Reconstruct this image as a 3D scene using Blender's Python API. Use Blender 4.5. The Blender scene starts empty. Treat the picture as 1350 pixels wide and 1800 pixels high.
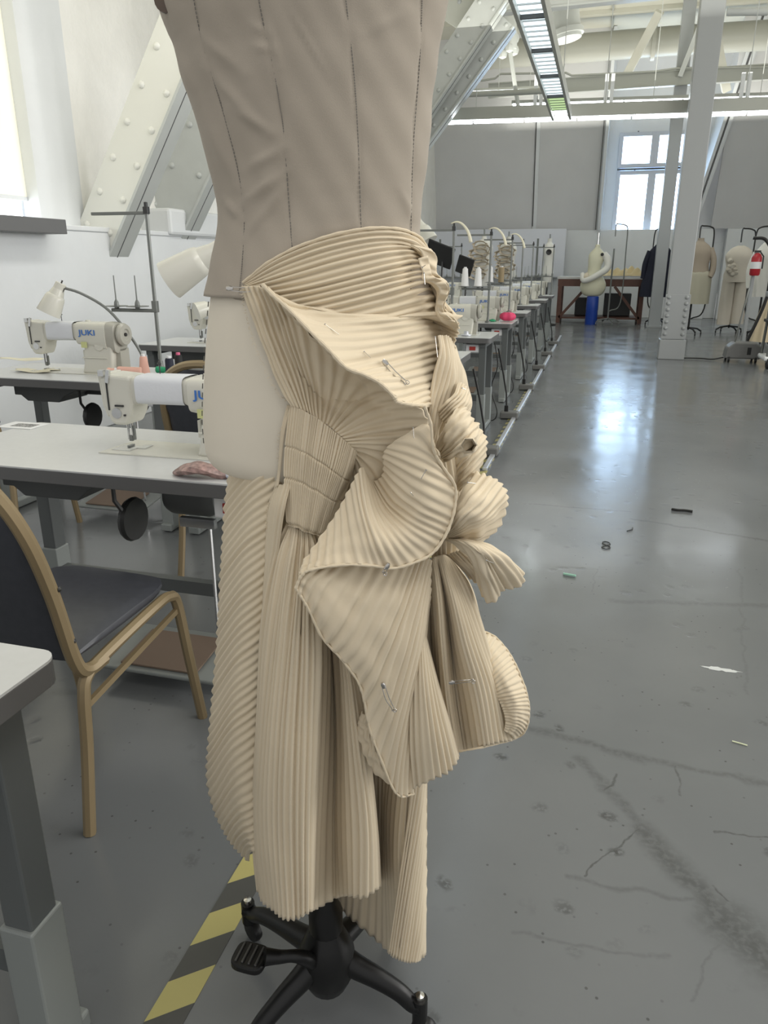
import bpy, bmesh, math, random
import numpy as np
from mathutils import Vector, Matrix
random.seed(7)
rng = np.random.default_rng(7)
scene = bpy.context.scene
# ------------------------------------------------------------------ camera, world, light, exposure
CAM_H = 1.35; F_PX = 1310.0
PITCH = math.atan(440 / 1310); YAW = math.atan(385 * math.cos(PITCH) / 1310)
cam_d = bpy.data.cameras.new('camera'); cam = bpy.data.objects.new('camera', cam_d)
scene.collection.objects.link(cam); scene.camera = cam
cam.location = (0, 0, CAM_H); cam.rotation_euler = (math.pi / 2 - PITCH, 0, YAW)
cam_d.sensor_fit = 'VERTICAL'; cam_d.sensor_height = 24; cam_d.lens = 24 * F_PX / 1800
cam_d.clip_start = 0.02; cam_d.clip_end = 100
w = bpy.data.worlds.new('world'); scene.world = w; w.use_nodes = True
w.node_tree.nodes['Background'].inputs[0].default_value = (0.99, 0.985, 0.975, 1)
w.node_tree.nodes['Background'].inputs[1].default_value = 0.70
vs = scene.view_settings; vs.view_transform = 'Standard'; vs.look = 'None'; vs.gamma = 1; vs.use_curve_mapping = False
vs.exposure = 0.0
LAMP_E = 15.0        # emission of the fluorescent tubes
def area(name, loc, rot, sx, sy, power, col):
    l = bpy.data.lights.new(name, 'AREA'); l.shape = 'RECTANGLE'; l.size = sx; l.size_y = sy; l.energy = power; l.color = col
    o = bpy.data.objects.new(name, l); scene.collection.objects.link(o); o.location = loc; o.rotation_euler = rot; return o
area('right_fill', (6.7, 5.5, 2.6), (0, math.pi / 2, 0), 2.6, 9.0, 440, (1.0, .985, .955))  # added fill from the right, brightens the left wall; no windows modelled there
area('overhead_fill', (0.55, 0.9, 3.6), (0, 0, 0), 1.0, 3.6, 52, (1, .975, .93))  # added unseen fill above the dress form for more top-down light
area('left_fill', (-2.2, 5.0, 3.4), (0, math.radians(62), 0), .3, 3.4, 26, (1, .985, .95))  # added unseen fill, tilted to brighten the upper left wall
for x, y, p in ((-1.5, 4.5, 60), (.5, 10.5, 60), (.5, 14.7, 110), (.5, 18.6, 80)):
    area('ceiling_fill', (x, y, 4.3), (math.pi, 0, 0), 6.0, 2.2, p, (1, .98, .88))  # added fill panels without fixtures, facing up to brighten the ceiling
# ------------------------------------------------------------------ helpers
fwd = np.array([-math.sin(YAW) * math.cos(PITCH), math.cos(YAW) * math.cos(PITCH), -math.sin(PITCH)])
rgt = np.array([math.cos(YAW), math.sin(YAW), 0.0]); upv = np.cross(rgt, fwd)
CP = np.array([0, 0, CAM_H])
def ray(x, y): return fwd + rgt * (x - 675) / F_PX - upv * (y - 900) / F_PX
def onz(x, y, z): r = ray(x, y); return CP + r * ((z - CAM_H) / r[2])
def ony(x, y, Y): r = ray(x, y); return CP + r * (Y / r[1])
def onx(x, y, X): r = ray(x, y); return CP + r * (X / r[0])
hv = np.array([-math.sin(YAW), math.cos(YAW), 0.0]); D0 = 1.02
def S(x, y, wd): r = ray(x, y); return CP + r * ((D0 - wd) / (r @ hv))
def link(o): scene.collection.objects.link(o); return o
def tag(o, label=None, cat=None, group=None, kind=None):
    if label: o['label'] = label
    if cat: o['category'] = cat
    if group: o['group'] = group
    if kind: o['kind'] = kind
    return o
def thing(name, label, cat, loc=(0, 0, 0), rz=0, group=None):
    o = link(bpy.data.objects.new(name, None)); o.location = loc; o.rotation_euler = (0, 0, rz)
    o.empty_display_size = 0.05
    return tag(o, label, cat, group)
def dup(r, loc=None, rz=None, label=None, group=None, skip=()):
    def cp(o, par):
        c = o.copy(); link(c); c.parent = par
        for ch in kids.get(o.name, []):
            if ch.name.split('.')[0] not in skip: cp(ch, c)
        return c
    kids = {}
    for o in bpy.data.objects:
        if o.parent: kids.setdefault(o.parent.name, []).append(o)
    c = cp(r, None)
    if loc is not None: c.location = loc
    if rz is not None: c.rotation_euler = (0, 0, rz)
    if label: c['label'] = label
    if group: c['group'] = group
    return c
MATS = {}
def mat(name, col, rough=0.5, metal=0.0, noise=0.0, nscale=40, bump=0.0, bscale=200, emit=None, es=1.0, trans=0.0, spec=0.5, bd=0.002):
    m = bpy.data.materials.new(name); m.use_nodes = True; nt = m.node_tree; b = nt.nodes['Principled BSDF']
    b.inputs['Base Color'].default_value = (*col, 1); b.inputs['Roughness'].default_value = rough
    b.inputs['Metallic'].default_value = metal; b.inputs['Specular IOR Level'].default_value = spec
    tc = nt.nodes.new('ShaderNodeTexCoord')
    if noise > 0:
        n = nt.nodes.new('ShaderNodeTexNoise'); n.inputs['Scale'].default_value = nscale; n.inputs['Detail'].default_value = 5
        nt.links.new(tc.outputs['Object'], n.inputs['Vector'])
        r = nt.nodes.new('ShaderNodeMapRange'); r.inputs['From Min'].default_value = .3; r.inputs['From Max'].default_value = .7
        r.inputs['To Min'].default_value = 1 - noise; r.inputs['To Max'].default_value = 1 + noise
        nt.links.new(n.outputs[0], r.inputs[0])
        mx = nt.nodes.new('ShaderNodeVectorMath'); mx.operation = 'SCALE'; mx.inputs[0].default_value = col
        nt.links.new(r.outputs[0], mx.inputs['Scale']); nt.links.new(mx.outputs[0], b.inputs['Base Color'])
    if bump > 0:
        n2 = nt.nodes.new('ShaderNodeTexNoise'); n2.inputs['Scale'].default_value = bscale; n2.inputs['Detail'].default_value = 3
        nt.links.new(tc.outputs['Object'], n2.inputs['Vector'])
        bp = nt.nodes.new('ShaderNodeBump'); bp.inputs['Strength'].default_value = bump; bp.inputs['Distance'].default_value = bd
        nt.links.new(n2.outputs[0], bp.inputs['Height']); nt.links.new(bp.outputs[0], b.inputs['Normal'])
    if emit: b.inputs['Emission Color'].default_value = (*emit, 1); b.inputs['Emission Strength'].default_value = es
    if trans > 0: b.inputs['Transmission Weight'].default_value = trans
    MATS[name] = m; return m
class MB:
    """collects shapes into one mesh"""
    def __init__(s): s.v = []; s.f = []; s.T = Matrix.Identity(4)
    def add(s, vs_, fs): 
        k = len(s.v); s.v += [tuple(s.T @ Vector(p)) for p in vs_]; s.f += [tuple(i + k for i in f) for f in fs]; return s
    def box(s, c, d, rot=None):
        x, y, z = d[0] / 2, d[1] / 2, d[2] / 2
        P = [Vector((a * x, b * y, e * z)) for a in (-1, 1) for b in (-1, 1) for e in (-1, 1)]
        if rot is not None: P = [rot @ p for p in P]
        return s.add([p + Vector(c) for p in P], [(0, 1, 3, 2), (4, 6, 7, 5), (0, 4, 5, 1), (2, 3, 7, 6), (0, 2, 6, 4), (1, 5, 7, 3)])
    def bar(s, a, b, wx, wz, up=(0, 0, 1)):
        a = Vector(a); b = Vector(b); d = (b - a); L = d.length; d.normalize()
        u = Vector(up); x = d.cross(u).normalized(); z = x.cross(d)
        M = Matrix((x, d, z)).transposed()
        return s.box((a + b) / 2, (wx, L, wz), M)
    def tube(s, pts, r, n=8, cap=True, closed=False, flat=1.0):
        P = [Vector(p) for p in pts]; m = len(P); R = r if hasattr(r, '__len__') else [r] * m
        vs_ = []; ref = None
        for i, p in enumerate(P):
            a = P[(i - 1) % m] if (i > 0 or closed) else p; b = P[(i + 1) % m] if (i < m - 1 or closed) else p
            t = (b - a).normalized()
            if ref is None: ref = Vector((0, 0, 1)) if abs(t.z) < .9 else Vector((1, 0, 0))
            x = (ref - t * ref.dot(t)).normalized(); ref = x; y = t.cross(x)
            for k in range(n):
                A = 2 * math.pi * k / n; vs_.append(p + x * math.cos(A) * R[i] + y * math.sin(A) * R[i] * flat)
        fs = []
        for i in range(m if closed else m - 1):
            j = (i + 1) % m
            for k in range(n): fs.append((i * n + k, i * n + (k + 1) % n, j * n + (k + 1) % n, j * n + k))
        if cap and not closed: fs += [tuple(range(n))[::-1], tuple((m - 1) * n + k for k in range(n))]
        return s.add(vs_, fs)
    def lathe(s, prof, n=20, c=(0, 0, 0), M=None, sx=1, sy=1):
        M = M or Matrix.Identity(3); vs_ = []
        for r, z in prof:
            for k in range(n):
                A = 2 * math.pi * k / n; vs_.append(Vector(c) + M @ Vector((r * sx * math.cos(A), r * sy * math.sin(A), z)))
        fs = [(i * n + k, i * n + (k + 1) % n, (i + 1) * n + (k + 1) % n, (i + 1) * n + k) for i in range(len(prof) - 1) for k in range(n)]
        if prof[0][0] > 1e-5: fs.append(tuple(range(n))[::-1])
        if prof[-1][0] > 1e-5: fs.append(tuple((len(prof) - 1) * n + k for k in range(n)))
        return s.add(vs_, fs)
    def prism(s, poly, a, b, plane='xz'):
        f = {'xz': lambda p, t: (p[0], t, p[1]), 'xy': lambda p, t: (p[0], p[1], t), 'yz': lambda p, t: (t, p[0], p[1])}[plane]
        n = len(poly); V = [f(p, a) for p in poly] + [f(p, b) for p in poly]
        return s.add(V, [tuple(range(n)), tuple(range(2 * n - 1, n - 1, -1))] + [(i, (i + 1) % n, n + (i + 1) % n, n + i) for i in range(n)])
    def loft(s, rings, cap=True, closed=True):
        n = len(rings[0]); V = [p for r in rings for p in r]; fs = []
        for i in range(len(rings) - 1):
            for k in range(n if closed else n - 1): fs.append((i * n + k, i * n + (k + 1) % n, (i + 1) * n + (k + 1) % n, (i + 1) * n + k))
        if cap and closed: fs += [tuple(range(n))[::-1], tuple((len(rings) - 1) * n + k for k in range(n))]
        return s.add(V, fs)
    def mesh(s, name, m, smooth=False, bevel=0.0, seg=2):
        me = bpy.data.meshes.new(name); me.from_pydata(s.v, [], s.f); me.materials.append(m)
        bm = bmesh.new(); bm.from_mesh(me); bmesh.ops.recalc_face_normals(bm, faces=bm.faces)
        if bevel > 0:
            es = [e for e in bm.edges if len(e.link_faces) == 2 and e.calc_face_angle(0) > 0.6]
            bmesh.ops.bevel(bm, geom=es, offset=bevel, segments=seg, profile=.5, affect='EDGES', clamp_overlap=True)
        bm.to_mesh(me); bm.free()
        if smooth:
            me.polygons.foreach_set('use_smooth', [True] * len(me.polygons))
            me.set_sharp_from_angle(angle=0.7)
        return me
    def build(s, name, m, parent=None, smooth=False, bevel=0.0, seg=2):
        o = link(bpy.data.objects.new(name, s.mesh(name, m, smooth, bevel, seg)))
        if parent: o.parent = parent
        return o
def struct(name, mb, m, parent=None, **k):
    o = mb.build(name, m, parent, **k)
    if not parent: o['kind'] = 'structure'
    return o
def centered(o):
    """move the origin of a top-level mesh to its base"""
    me = o.data; n = len(me.vertices); c = np.empty(n * 3); me.vertices.foreach_get('co', c); c = c.reshape(-1, 3)
    b = np.array([(c[:, 0].min() + c[:, 0].max()) / 2, (c[:, 1].min() + c[:, 1].max()) / 2, c[:, 2].min()])
    me.vertices.foreach_set('co', (c - b).ravel()); o.location = tuple(b); return o
def text_mesh(name, s, size, m, parent, M, depth=0.0004):
    cu = bpy.data.curves.new(name, 'FONT'); cu.body = s; cu.size = size; cu.extrude = depth; cu.align_x = 'CENTER'; cu.align_y = 'CENTER'
    cu.offset = size * .015
    t = link(bpy.data.objects.new(name + '_tmp', cu)); dg = bpy.context.evaluated_depsgraph_get()
    me = bpy.data.meshes.new_from_object(t.evaluated_get(dg)); bpy.data.objects.remove(t)
    me.transform(M); me.materials.clear(); me.materials.append(m)
    o = link(bpy.data.objects.new(name, me)); o.parent = parent; return o
def cr(P, t):
    """Catmull-Rom through rows of array P at parameters t (0..len-1)"""
    P = np.asarray(P, float); n = len(P); t = np.clip(np.asarray(t, float), 0, n - 1 - 1e-9); i = np.floor(t).astype(int); f = (t - i)
    while f.ndim < P.ndim: f = f[..., None]
    g = lambda k: P[np.clip(k, 0, n - 1)]
    p0 = np.where((i == 0).reshape(f.shape), 2 * g(i) - g(i + 1), g(i - 1)); p3 = np.where((i + 2 > n - 1).reshape(f.shape), 2 * g(i + 1) - g(i), g(i + 2))
    p1, p2 = g(i), g(i + 1)
    return .5 * (2 * p1 + (p2 - p0) * f + (2 * p0 - 5 * p1 + 4 * p2 - p3) * f ** 2 + (3 * p1 - p0 - 3 * p2 + p3) * f ** 3)
def proj(P):
    d = np.asarray(P) - CP; z = d @ fwd; return 675 + F_PX * (d @ rgt) / z, 900 - F_PX * (d @ upv) / z
def resample(P, n):
    P = np.asarray(P, float); d = cr(P, np.linspace(0, len(P) - 1, 8 * len(P)))
    L = np.r_[0, np.cumsum(np.linalg.norm(np.diff(d[:, :2], axis=0), axis=1) + 1e-6)]
    return np.stack([np.interp(np.linspace(0, L[-1], n), L, d[:, k]) for k in range(d.shape[1])], 1)
def grid_mesh(name, V, m, parent=None, solid=0.0, closed_u=False, uvscale=None):
    nu, nv = V.shape[:2]; me = bpy.data.meshes.new(name)
    idx = np.arange(nu * nv).reshape(nu, nv)
    if closed_u: idx = np.vstack([idx, idx[:1]])
    F = np.stack([idx[:-1, :-1], idx[1:, :-1], idx[1:, 1:], idx[:-1, 1:]], -1).reshape(-1, 4)
    me.from_pydata(V.reshape(-1, 3).tolist(), [], F.tolist()); me.materials.append(m)
    me.polygons.foreach_set('use_smooth', [True] * len(me.polygons)); me.update()
    o = link(bpy.data.objects.new(name, me))
    if parent: o.parent = parent
    if solid > 0:
        md = o.modifiers.new('thickness', 'SOLIDIFY'); md.thickness = solid; md.offset = 0
    return o
def wob(n, k, seed):
    """smooth 1-D noise, n samples, about k waves"""
    r = np.random.default_rng(seed); p = r.uniform(-1, 1, int(k) + 3); return cr(p[:, None], np.linspace(0, len(p) - 1, n))[:, 0]
def pleated(name, guides, n_pl, amp, m, parent, nv=70, res=6, solid=0.0012, sharp=.68, flip=1, seed=0, jit=.12, fade=(0, 0), crumple=0.0, edge=0.0, big=None, body=True):
    """cloth through guide lines (px, py, depth); one pleat crest follows each interpolated line"""
    G = np.stack([resample(g, nv) for g in guides]); ng = len(G); nu = n_pl * res + 1
    u = np.linspace(0, 1, nu); A = cr(G, u * (ng - 1))
    W = np.array([[S(A[i, j, 0], A[i, j, 1], max(A[i, j, 2], BW(A[i, j, 0], A[i, j, 1]) + .007) if A[i, j, 1] < 800 and body else A[i, j, 2]) for j in range(nv)] for i in range(nu)])
    du = np.gradient(W, axis=0); dv = np.gradient(W, axis=1); N = np.cross(du, dv)
    N /= np.linalg.norm(N, axis=2, keepdims=True) + 1e-12
    s_ = np.sign(np.sum(N * (CP - W), axis=2, keepdims=True).mean()); N *= s_
    v = np.linspace(0, 1, nv)
    ph = u[:, None] * n_pl + jit * np.stack([wob(nv, 4, seed * 97 + k) for k in range(7)])[(np.arange(nu) * 7 // nu).clip(0, 6)] * 0
    ph = ph + jit * np.outer(np.sin(u * n_pl * .9 + seed), np.sin(v * 3.1 + seed)) + jit * .7 * wob(nu, n_pl * .6, seed + 5)[:, None]
    t = ph % 1.0
    if flip < 0: t = 1 - t
    prof = np.where(t < sharp, .5 - .5 * np.cos(np.pi * t / sharp), .5 + .5 * np.cos(np.pi * (t - sharp) / (1 - sharp)))
    env = np.ones(nv)
    if fade[0] > 0: env *= np.clip(v / fade[0], 0, 1)
    if fade[1] > 0: env *= np.clip((1 - v) / fade[1], 0, 1)
    pitch = np.linalg.norm(du, axis=2) * res
    am = np.minimum(amp, pitch * .8) * env[None, :] * (1 + .35 * wob(nu, n_pl, seed + 9)[:, None])
    D = (prof - .5) * am
    if crumple > 0:
        a, b = np.meshgrid(u, v, indexing='ij'); r = np.random.default_rng(seed + 31)
        for _ in range(9):
            fu, fv, p = r.uniform(.5, 4), r.uniform(.5, 4), r.uniform(0, 6.3)
            D = D + crumple / 3 * np.sin(2 * np.pi * (fu * a + fv * b * r.choice([-1, 1])) + p)
    if edge > 0: D = D + edge * np.exp(-((v[None, :] - 1) / .02) ** 2)
    if big is not None:
        D = D + big(*np.meshgrid(u, v, indexing='ij'))
    W = W + N * D[..., None]
    return grid_mesh(name, W, m, parent, solid)
# ------------------------------------------------------------------ materials
wall_w = mat('wall_white', (.74, .76, .77), .55, noise=.03, nscale=2, bump=.25, bscale=14, bd=.01)
plaster = mat('rough_plaster', (.90, .89, .85), .5, noise=.04, nscale=3, bump=.6, bscale=11, bd=.02)
slope_m = mat('slope_grey', (.64, .64, .64), .6, noise=.04, nscale=1.2, bump=.3, bscale=3, bd=.02)
ceil_m = mat('ceiling_cream', (.62, .61, .53), .6, noise=.05, nscale=1.5)
steel_p = mat('painted_steel', (.52, .54, .52), .35, noise=.03, nscale=6)
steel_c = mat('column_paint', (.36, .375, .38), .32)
strut_m = mat('strut_lit', (.78, .78, .72), .4)  # strut paint lightened, stands in for stronger light falling on the web
beam_m = mat('beam_paint', (.40, .41, .37), .4)
seam_m = mat('seam_dark', (.10, .10, .10), .7)
duct_m = mat('duct_paint', (.42, .42, .37), .4)
tube_m = mat('lamp_tube', (.9, .95, 1), .3, emit=(.88, .95, 1), es=LAMP_E)
louv_m = mat('lamp_louvre', (.8, .85, .9), .3, emit=(.80, .92, 1), es=1.6)
louv_g = mat('lamp_louvre_green', (.6, .8, .4), .3, emit=(.62, .85, .42), es=.8)
glow_m = mat('window_daylight', (1, 1, 1), .5, emit=(.50, .72, 1), es=9.0)
shade_m = mat('roller_shade', (.85, .83, .70), .7, emit=(1, .97, .82), es=.35)  # own weak glow put in for daylight coming through the cloth
frame_m = mat('window_frame', (.62, .64, .68), .4)
def floor_material():
    m = bpy.data.materials.new('grey_epoxy'); m.use_nodes = True; nt = m.node_tree; b = nt.nodes['Principled BSDF']; N = nt.nodes.new; L = nt.links.new
    tc = N('ShaderNodeTexCoord')
    def noise(s, d=4, vec=None):
        n = N('ShaderNodeTexNoise'); n.inputs['Scale'].default_value = s; n.inputs['Detail'].default_value = d; L(vec or tc.outputs['Object'], n.inputs['Vector']); return n
    def mth(op, a, c=None):
        n = N('ShaderNodeMath'); n.operation = op
        for i, q in enumerate((a, c)):
            if q is None: continue
            if isinstance(q, (int, float)): n.inputs[i].default_value = q
            else: L(q, n.inputs[i])
        return n.outputs[0]
    def rng_(x, a, c, d=0, e=1, smooth=True):
        n = N('ShaderNodeMapRange'); n.interpolation_type = 'SMOOTHSTEP' if smooth else 'LINEAR'
        for i, q in enumerate((a, c, d, e)): n.inputs[i + 1].default_value = q
        L(x, n.inputs[0]); return n.outputs[0]
    # domain warped position for the scuffs
    nv = noise(9, 4); wv = N('ShaderNodeVectorMath'); wv.operation = 'MULTIPLY_ADD'; wv.inputs[1].default_value = (.07, .07, 0); L(nv.outputs['Color'], wv.inputs[0]); L(tc.outputs['Object'], wv.inputs[2])
    pos = N('ShaderNodeVectorMath'); pos.operation = 'MULTIPLY'; pos.inputs[1].default_value = (1, 1, 0); L(wv.outputs[0], pos.inputs[0])
    spk = noise(60, 5).outputs[0]
    dark = None
    segs = [((930, 1280), (1130, 1332), .030, .42), ((1130, 1332), (1350, 1378), .022, .35), ((1020, 1335), (1130, 1460), .030, .38), ((1130, 1460), (1280, 1620), .055, .55), ((1280, 1620), (1360, 1700), .10, .6),
            ((1080, 1056), (1350, 1066), .035, .28), ((920, 885), (1110, 900), .012, .4), ((1110, 912), (1350, 950), .02, .35), ((1030, 1545), (1070, 1490), .004, .8), ((1070, 1490), (1125, 1458), .004, .8),
            ((1250, 1461), (1350, 1468), .005, .6), ((1188, 1345), (1196, 1400), .006, .5), ((1065, 1390), (1080, 1360), .006, .7), ((1250, 1555), (1290, 1590), .006, .6), ((1000, 1545), (1300, 1600), .010, .3), ((1210, 1760), (1270, 1640), .006, .25), ((900, 1640), (1180, 1690), .008, .25), ((1040, 1040), (1050, 1000), .006, .2), ((1300, 1000), (1310, 1220), .01, .15)]
    for a, c, wd, k in segs:
        A = onz(*a, 0); B = onz(*c, 0); d = B - A; LL = float(d[:2] @ d[:2])
        s1 = N('ShaderNodeVectorMath'); s1.operation = 'SUBTRACT'; L(pos.outputs[0], s1.inputs[0]); s1.inputs[1].default_value = (A[0] + .035, A[1] + .035, 0)
        dt = N('ShaderNodeVectorMath'); dt.operation = 'DOT_PRODUCT'; L(s1.outputs[0], dt.inputs[0]); dt.inputs[1].default_value = (d[0] / LL, d[1] / LL, 0)
        cl = N('ShaderNodeClamp'); L(dt.outputs['Value'], cl.inputs[0])
        sc = N('ShaderNodeVectorMath'); sc.operation = 'SCALE'; sc.inputs[0].default_value = (d[0], d[1], 0); L(cl.outputs[0], sc.inputs['Scale'])
        s2 = N('ShaderNodeVectorMath'); s2.operation = 'DISTANCE'; L(s1.outputs[0], s2.inputs[0]); L(sc.outputs[0], s2.inputs[1])
        f = mth('MULTIPLY', rng_(s2.outputs['Value'], 0, wd, k, 0), rng_(spk, .32, .6, .5, 1))
        dark = f if dark is None else mth('MAXIMUM', dark, f)
    # chips and specks
    vo = N('ShaderNodeTexVoronoi'); vo.voronoi_dimensions = '2D'; vo.inputs['Scale'].default_value = 6; L(wv.outputs[0], vo.inputs['Vector'])
    chipmask = N('ShaderNodeVectorMath'); chipmask.operation = 'DISTANCE'; L(tc.outputs['Object'], chipmask.inputs[0]); chipmask.inputs[1].default_value = tuple(onz(1100, 1650, 0) + np.array([0, 0, .05])); near = rng_(chipmask.outputs['Value'], .5, 1.3, 1, .25)
    chip = mth('MULTIPLY', rng_(vo.outputs['Distance'], .05, .16, 1, 0), rng_(noise(1.9).outputs[0], .45, .56))
    chipd = mth('MULTIPLY', chip, rng_(noise(80, 6).outputs[0], .36, .56))
    vo2 = N('ShaderNodeTexVoronoi'); vo2.voronoi_dimensions = '2D'; vo2.inputs['Scale'].default_value = 14; L(tc.outputs['Object'], vo2.inputs['Vector'])
    dots = mth('MULTIPLY', rng_(vo2.outputs['Distance'], .03, .055, .7, 0), rng_(noise(5).outputs[0], .5, .6))
    dark = mth('MAXIMUM', dark, mth('MAXIMUM', mth('MULTIPLY', mth('MULTIPLY', chipd, near), .75), dots))
    base = N('ShaderNodeMix'); base.data_type = 'RGBA'; base.inputs[6].default_value = (.150, .158, .163, 1); base.inputs[7].default_value = (.172, .180, .184, 1)
    L(rng_(noise(1.1, 6).outputs[0], .35, .65), base.inputs[0])
    mixd = N('ShaderNodeMix'); mixd.data_type = 'RGBA'; L(base.outputs[2], mixd.inputs[6]); mixd.inputs[7].default_value = (.045, .045, .043, 1); L(dark, mixd.inputs[0])
    L(mixd.outputs[2], b.inputs['Base Color'])
    ro = mth('ADD', rng_(noise(1.7, 5).outputs[0], .3, .7, .15, .24), mth('MULTIPLY', dark, .12)); L(ro, b.inputs['Roughness'])
    b.inputs['Specular IOR Level'].default_value = .34
    mp = N('ShaderNodeMapping'); mp.inputs['Scale'].default_value = (1, .5, 1); L(tc.outputs['Object'], mp.inputs[0])
    h = mth('ADD', mth('MULTIPLY', noise(3.0, 2, mp.outputs[0]).outputs[0], 1.0), mth('MULTIPLY', noise(90, 3).outputs[0], .03))
    h = mth('SUBTRACT', h, mth('MULTIPLY', chip, .12))
    bp = N('ShaderNodeBump'); bp.inputs['Strength'].default_value = .35; bp.inputs['Distance'].default_value = .012; L(h, bp.inputs['Height']); L(bp.outputs[0], b.inputs['Normal'])
    return m
floor_m = floor_material()
# ------------------------------------------------------------------ the room
XL = -4.0; YB = 20.5; ZC = 6.2
struct('floor', MB().box((1.5, 10, -.05), (13, 24, .1)), floor_m)
# left wall: knee wall with ledge, upper wall set back, window recess
struct('wall_left', MB().box((XL - .15, 6.8, .79), (.3, 27.5, 1.58)).box((XL - .16, 6.8, 1.60), (.34, 27.5, .04)), wall_w, bevel=.008)
wu = MB(); wu.box((XL - .42, 13.0, 3.9), (.3, 14.8, 4.7)); wu.box((XL - .65, 3.0, 3.9), (.3, 5.5, 4.7))
struct('wall_left_upper', wu, plaster)
# rounded reveal between window and plaster wall
rv = MB(); ring = []
prof = [(XL - .55, 5.42), (XL - .36, 5.36), (XL - .30, 5.36), (XL - .26, 5.40), (XL - .245, 5.47), (XL - .262, 5.54), (XL - .245, 5.62), (XL - .262, 5.72), (XL - .265, 5.85), (XL - .5, 5.9), (XL - .7, 5.5)]
rv.loft([[(x, y, 1.62) for x, y in prof], [(x, y, 6.2) for x, y in prof]]); struct('trim_1', rv, wall_w, smooth=True)
w2 = struct('window_2', MB().box((XL - .50, 4.1, 3.2), (.03, 2.66, 3.2)), frame_m)
g = MB().box((XL - .475, 4.1, 3.2), (.02, 2.5, 3.1)).build('pane', glow_m, w2); g.data.materials[0] = mat('window_daylight_left', (1, 1, 1), .5, emit=(.9, .96, 1), es=3.0)
MB().box((XL - .43, 4.06, 4.0), (.01, 2.64, 4.35)).build('roller_shade', shade_m, w2)
MB().box((XL - .43, 4.06, 1.82), (.03, 2.64, .03)).build('shade_bar', wall_w, w2)
# far wall: knee wall, sloped panels, window recess
struct('wall_back', MB().box((-1, YB + .15, 1.05), (7, .3, 2.1)).box((4.9, YB + .15, 1.05), (4.2, .3, 2.1)).box((1.3, YB + .45, .9), (3.0, .3, 1.8)), wall_w, bevel=.01)
sl = MB()
def slope_panel(x0, x1, name='slope_panel'):
    d = .10
    return MB().add([(x0, YB, 2.1), (x1, YB, 2.1), (x1, YB - 1.1, ZC), (x0, YB - 1.1, ZC), (x0, YB + d, 2.1), (x1, YB + d, 2.1), (x1, YB - 1.1 + d, ZC), (x0, YB - 1.1 + d, ZC)],
                    [(0, 1, 2, 3), (7, 6, 5, 4), (0, 4, 5, 1), (3, 2, 6, 7), (0, 3, 7, 4), (1, 5, 6, 2)])
wb = struct('wall_back_slope', slope_panel(-4.6, 7).box((0, 0, -50), (.001, .001, .001)) if False else slope_panel(-4.6, -4.45), slope_m)
for x0, x1 in ((-4.42, -1.78), (-1.72, -.22), (2.42, 4.6), (4.66, 7.0)): slope_panel(x0, x1).build('slope_panel', slope_m, wb)
for x in (-1.75, 4.63):
    MB().bar((x, YB - .01, 2.1), (x, YB - 1.11, ZC), .10, .04, up=(0, 1, 0)).build('batten', wall_w, wb)
    MB().bar((x - .045, YB - .05, 2.2), (x - .045, YB - 1.12, ZC), .025, .02, up=(0, 1, 0)).build('joint', seam_m, wb)
# dormer: cheeks, head and back wall with window
dm = MB()
for xa, xb in (((-.22), (-.28)), ((1.95), (2.42))):
    pass
dc = MB()
dc.add([(-.20, YB, 2.1), (-.20, YB - 1.1, ZC), (-.05, YB + .5, 2.1), (-.05, YB + .5, ZC), (-.30, YB + .02, 2.1), (-.30, YB - 1.05, ZC), (-.3, YB + .6, 2.1), (-.3, YB + .6, ZC)], [(0, 1, 3, 2), (4, 6, 7, 5), (0, 4, 5, 1), (2, 3, 7, 6), (1, 5, 7, 3), (0, 2, 6, 4)])
dc.add([(1.85, YB, 1.8), (2.75, YB - 1.1, ZC), (1.78, YB + .5, 1.8), (2.5, YB + .5, ZC), (2.0, YB, 1.8), (2.9, YB - 1.1, ZC), (2.0, YB + .6, 1.8), (2.9, YB + .6, ZC)], [(0, 1, 3, 2), (4, 6, 7, 5), (0, 4, 5, 1), (2, 3, 7, 6), (1, 5, 7, 3), (0, 2, 6, 4)])
struct('trim_2', dc, wall_w)
for a, c in (((-.17, YB - .05, 2.1), (-.17, YB - 1.15, ZC)), ((1.98, YB - .05, 1.9), (2.82, YB - 1.15, ZC)), ((1.88, YB - .03, 1.9), (2.70, YB - 1.13, ZC))):
    struct('trim_3', MB().bar(a, c, .07, .09, up=(0, 1, 0)), wall_w)
struct('trim_4', MB().bar((1.93, YB - .09, 2.0), (2.76, YB - 1.19, ZC), .02, .02, up=(0, 1, 0)), seam_m)
struct('trim_5', MB().bar((-.25, YB - .07, 2.1), (-.25, YB - 1.17, ZC), .02, .02, up=(0, 1, 0)), seam_m)
YW = YB + .32
struct('wall_back_dormer', MB().box((-.1, YW + .1, 3.4), (.6, .2, 5.6)).box((2.3, YW + .1, 3.4), (1.3, .2, 5.6)).box((.925, YW + .1, 5.25), (1.45, .2, 2.0)).box((.925, YW + .1, .9), (1.45, .2, 1.85)), wall_w)
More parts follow.
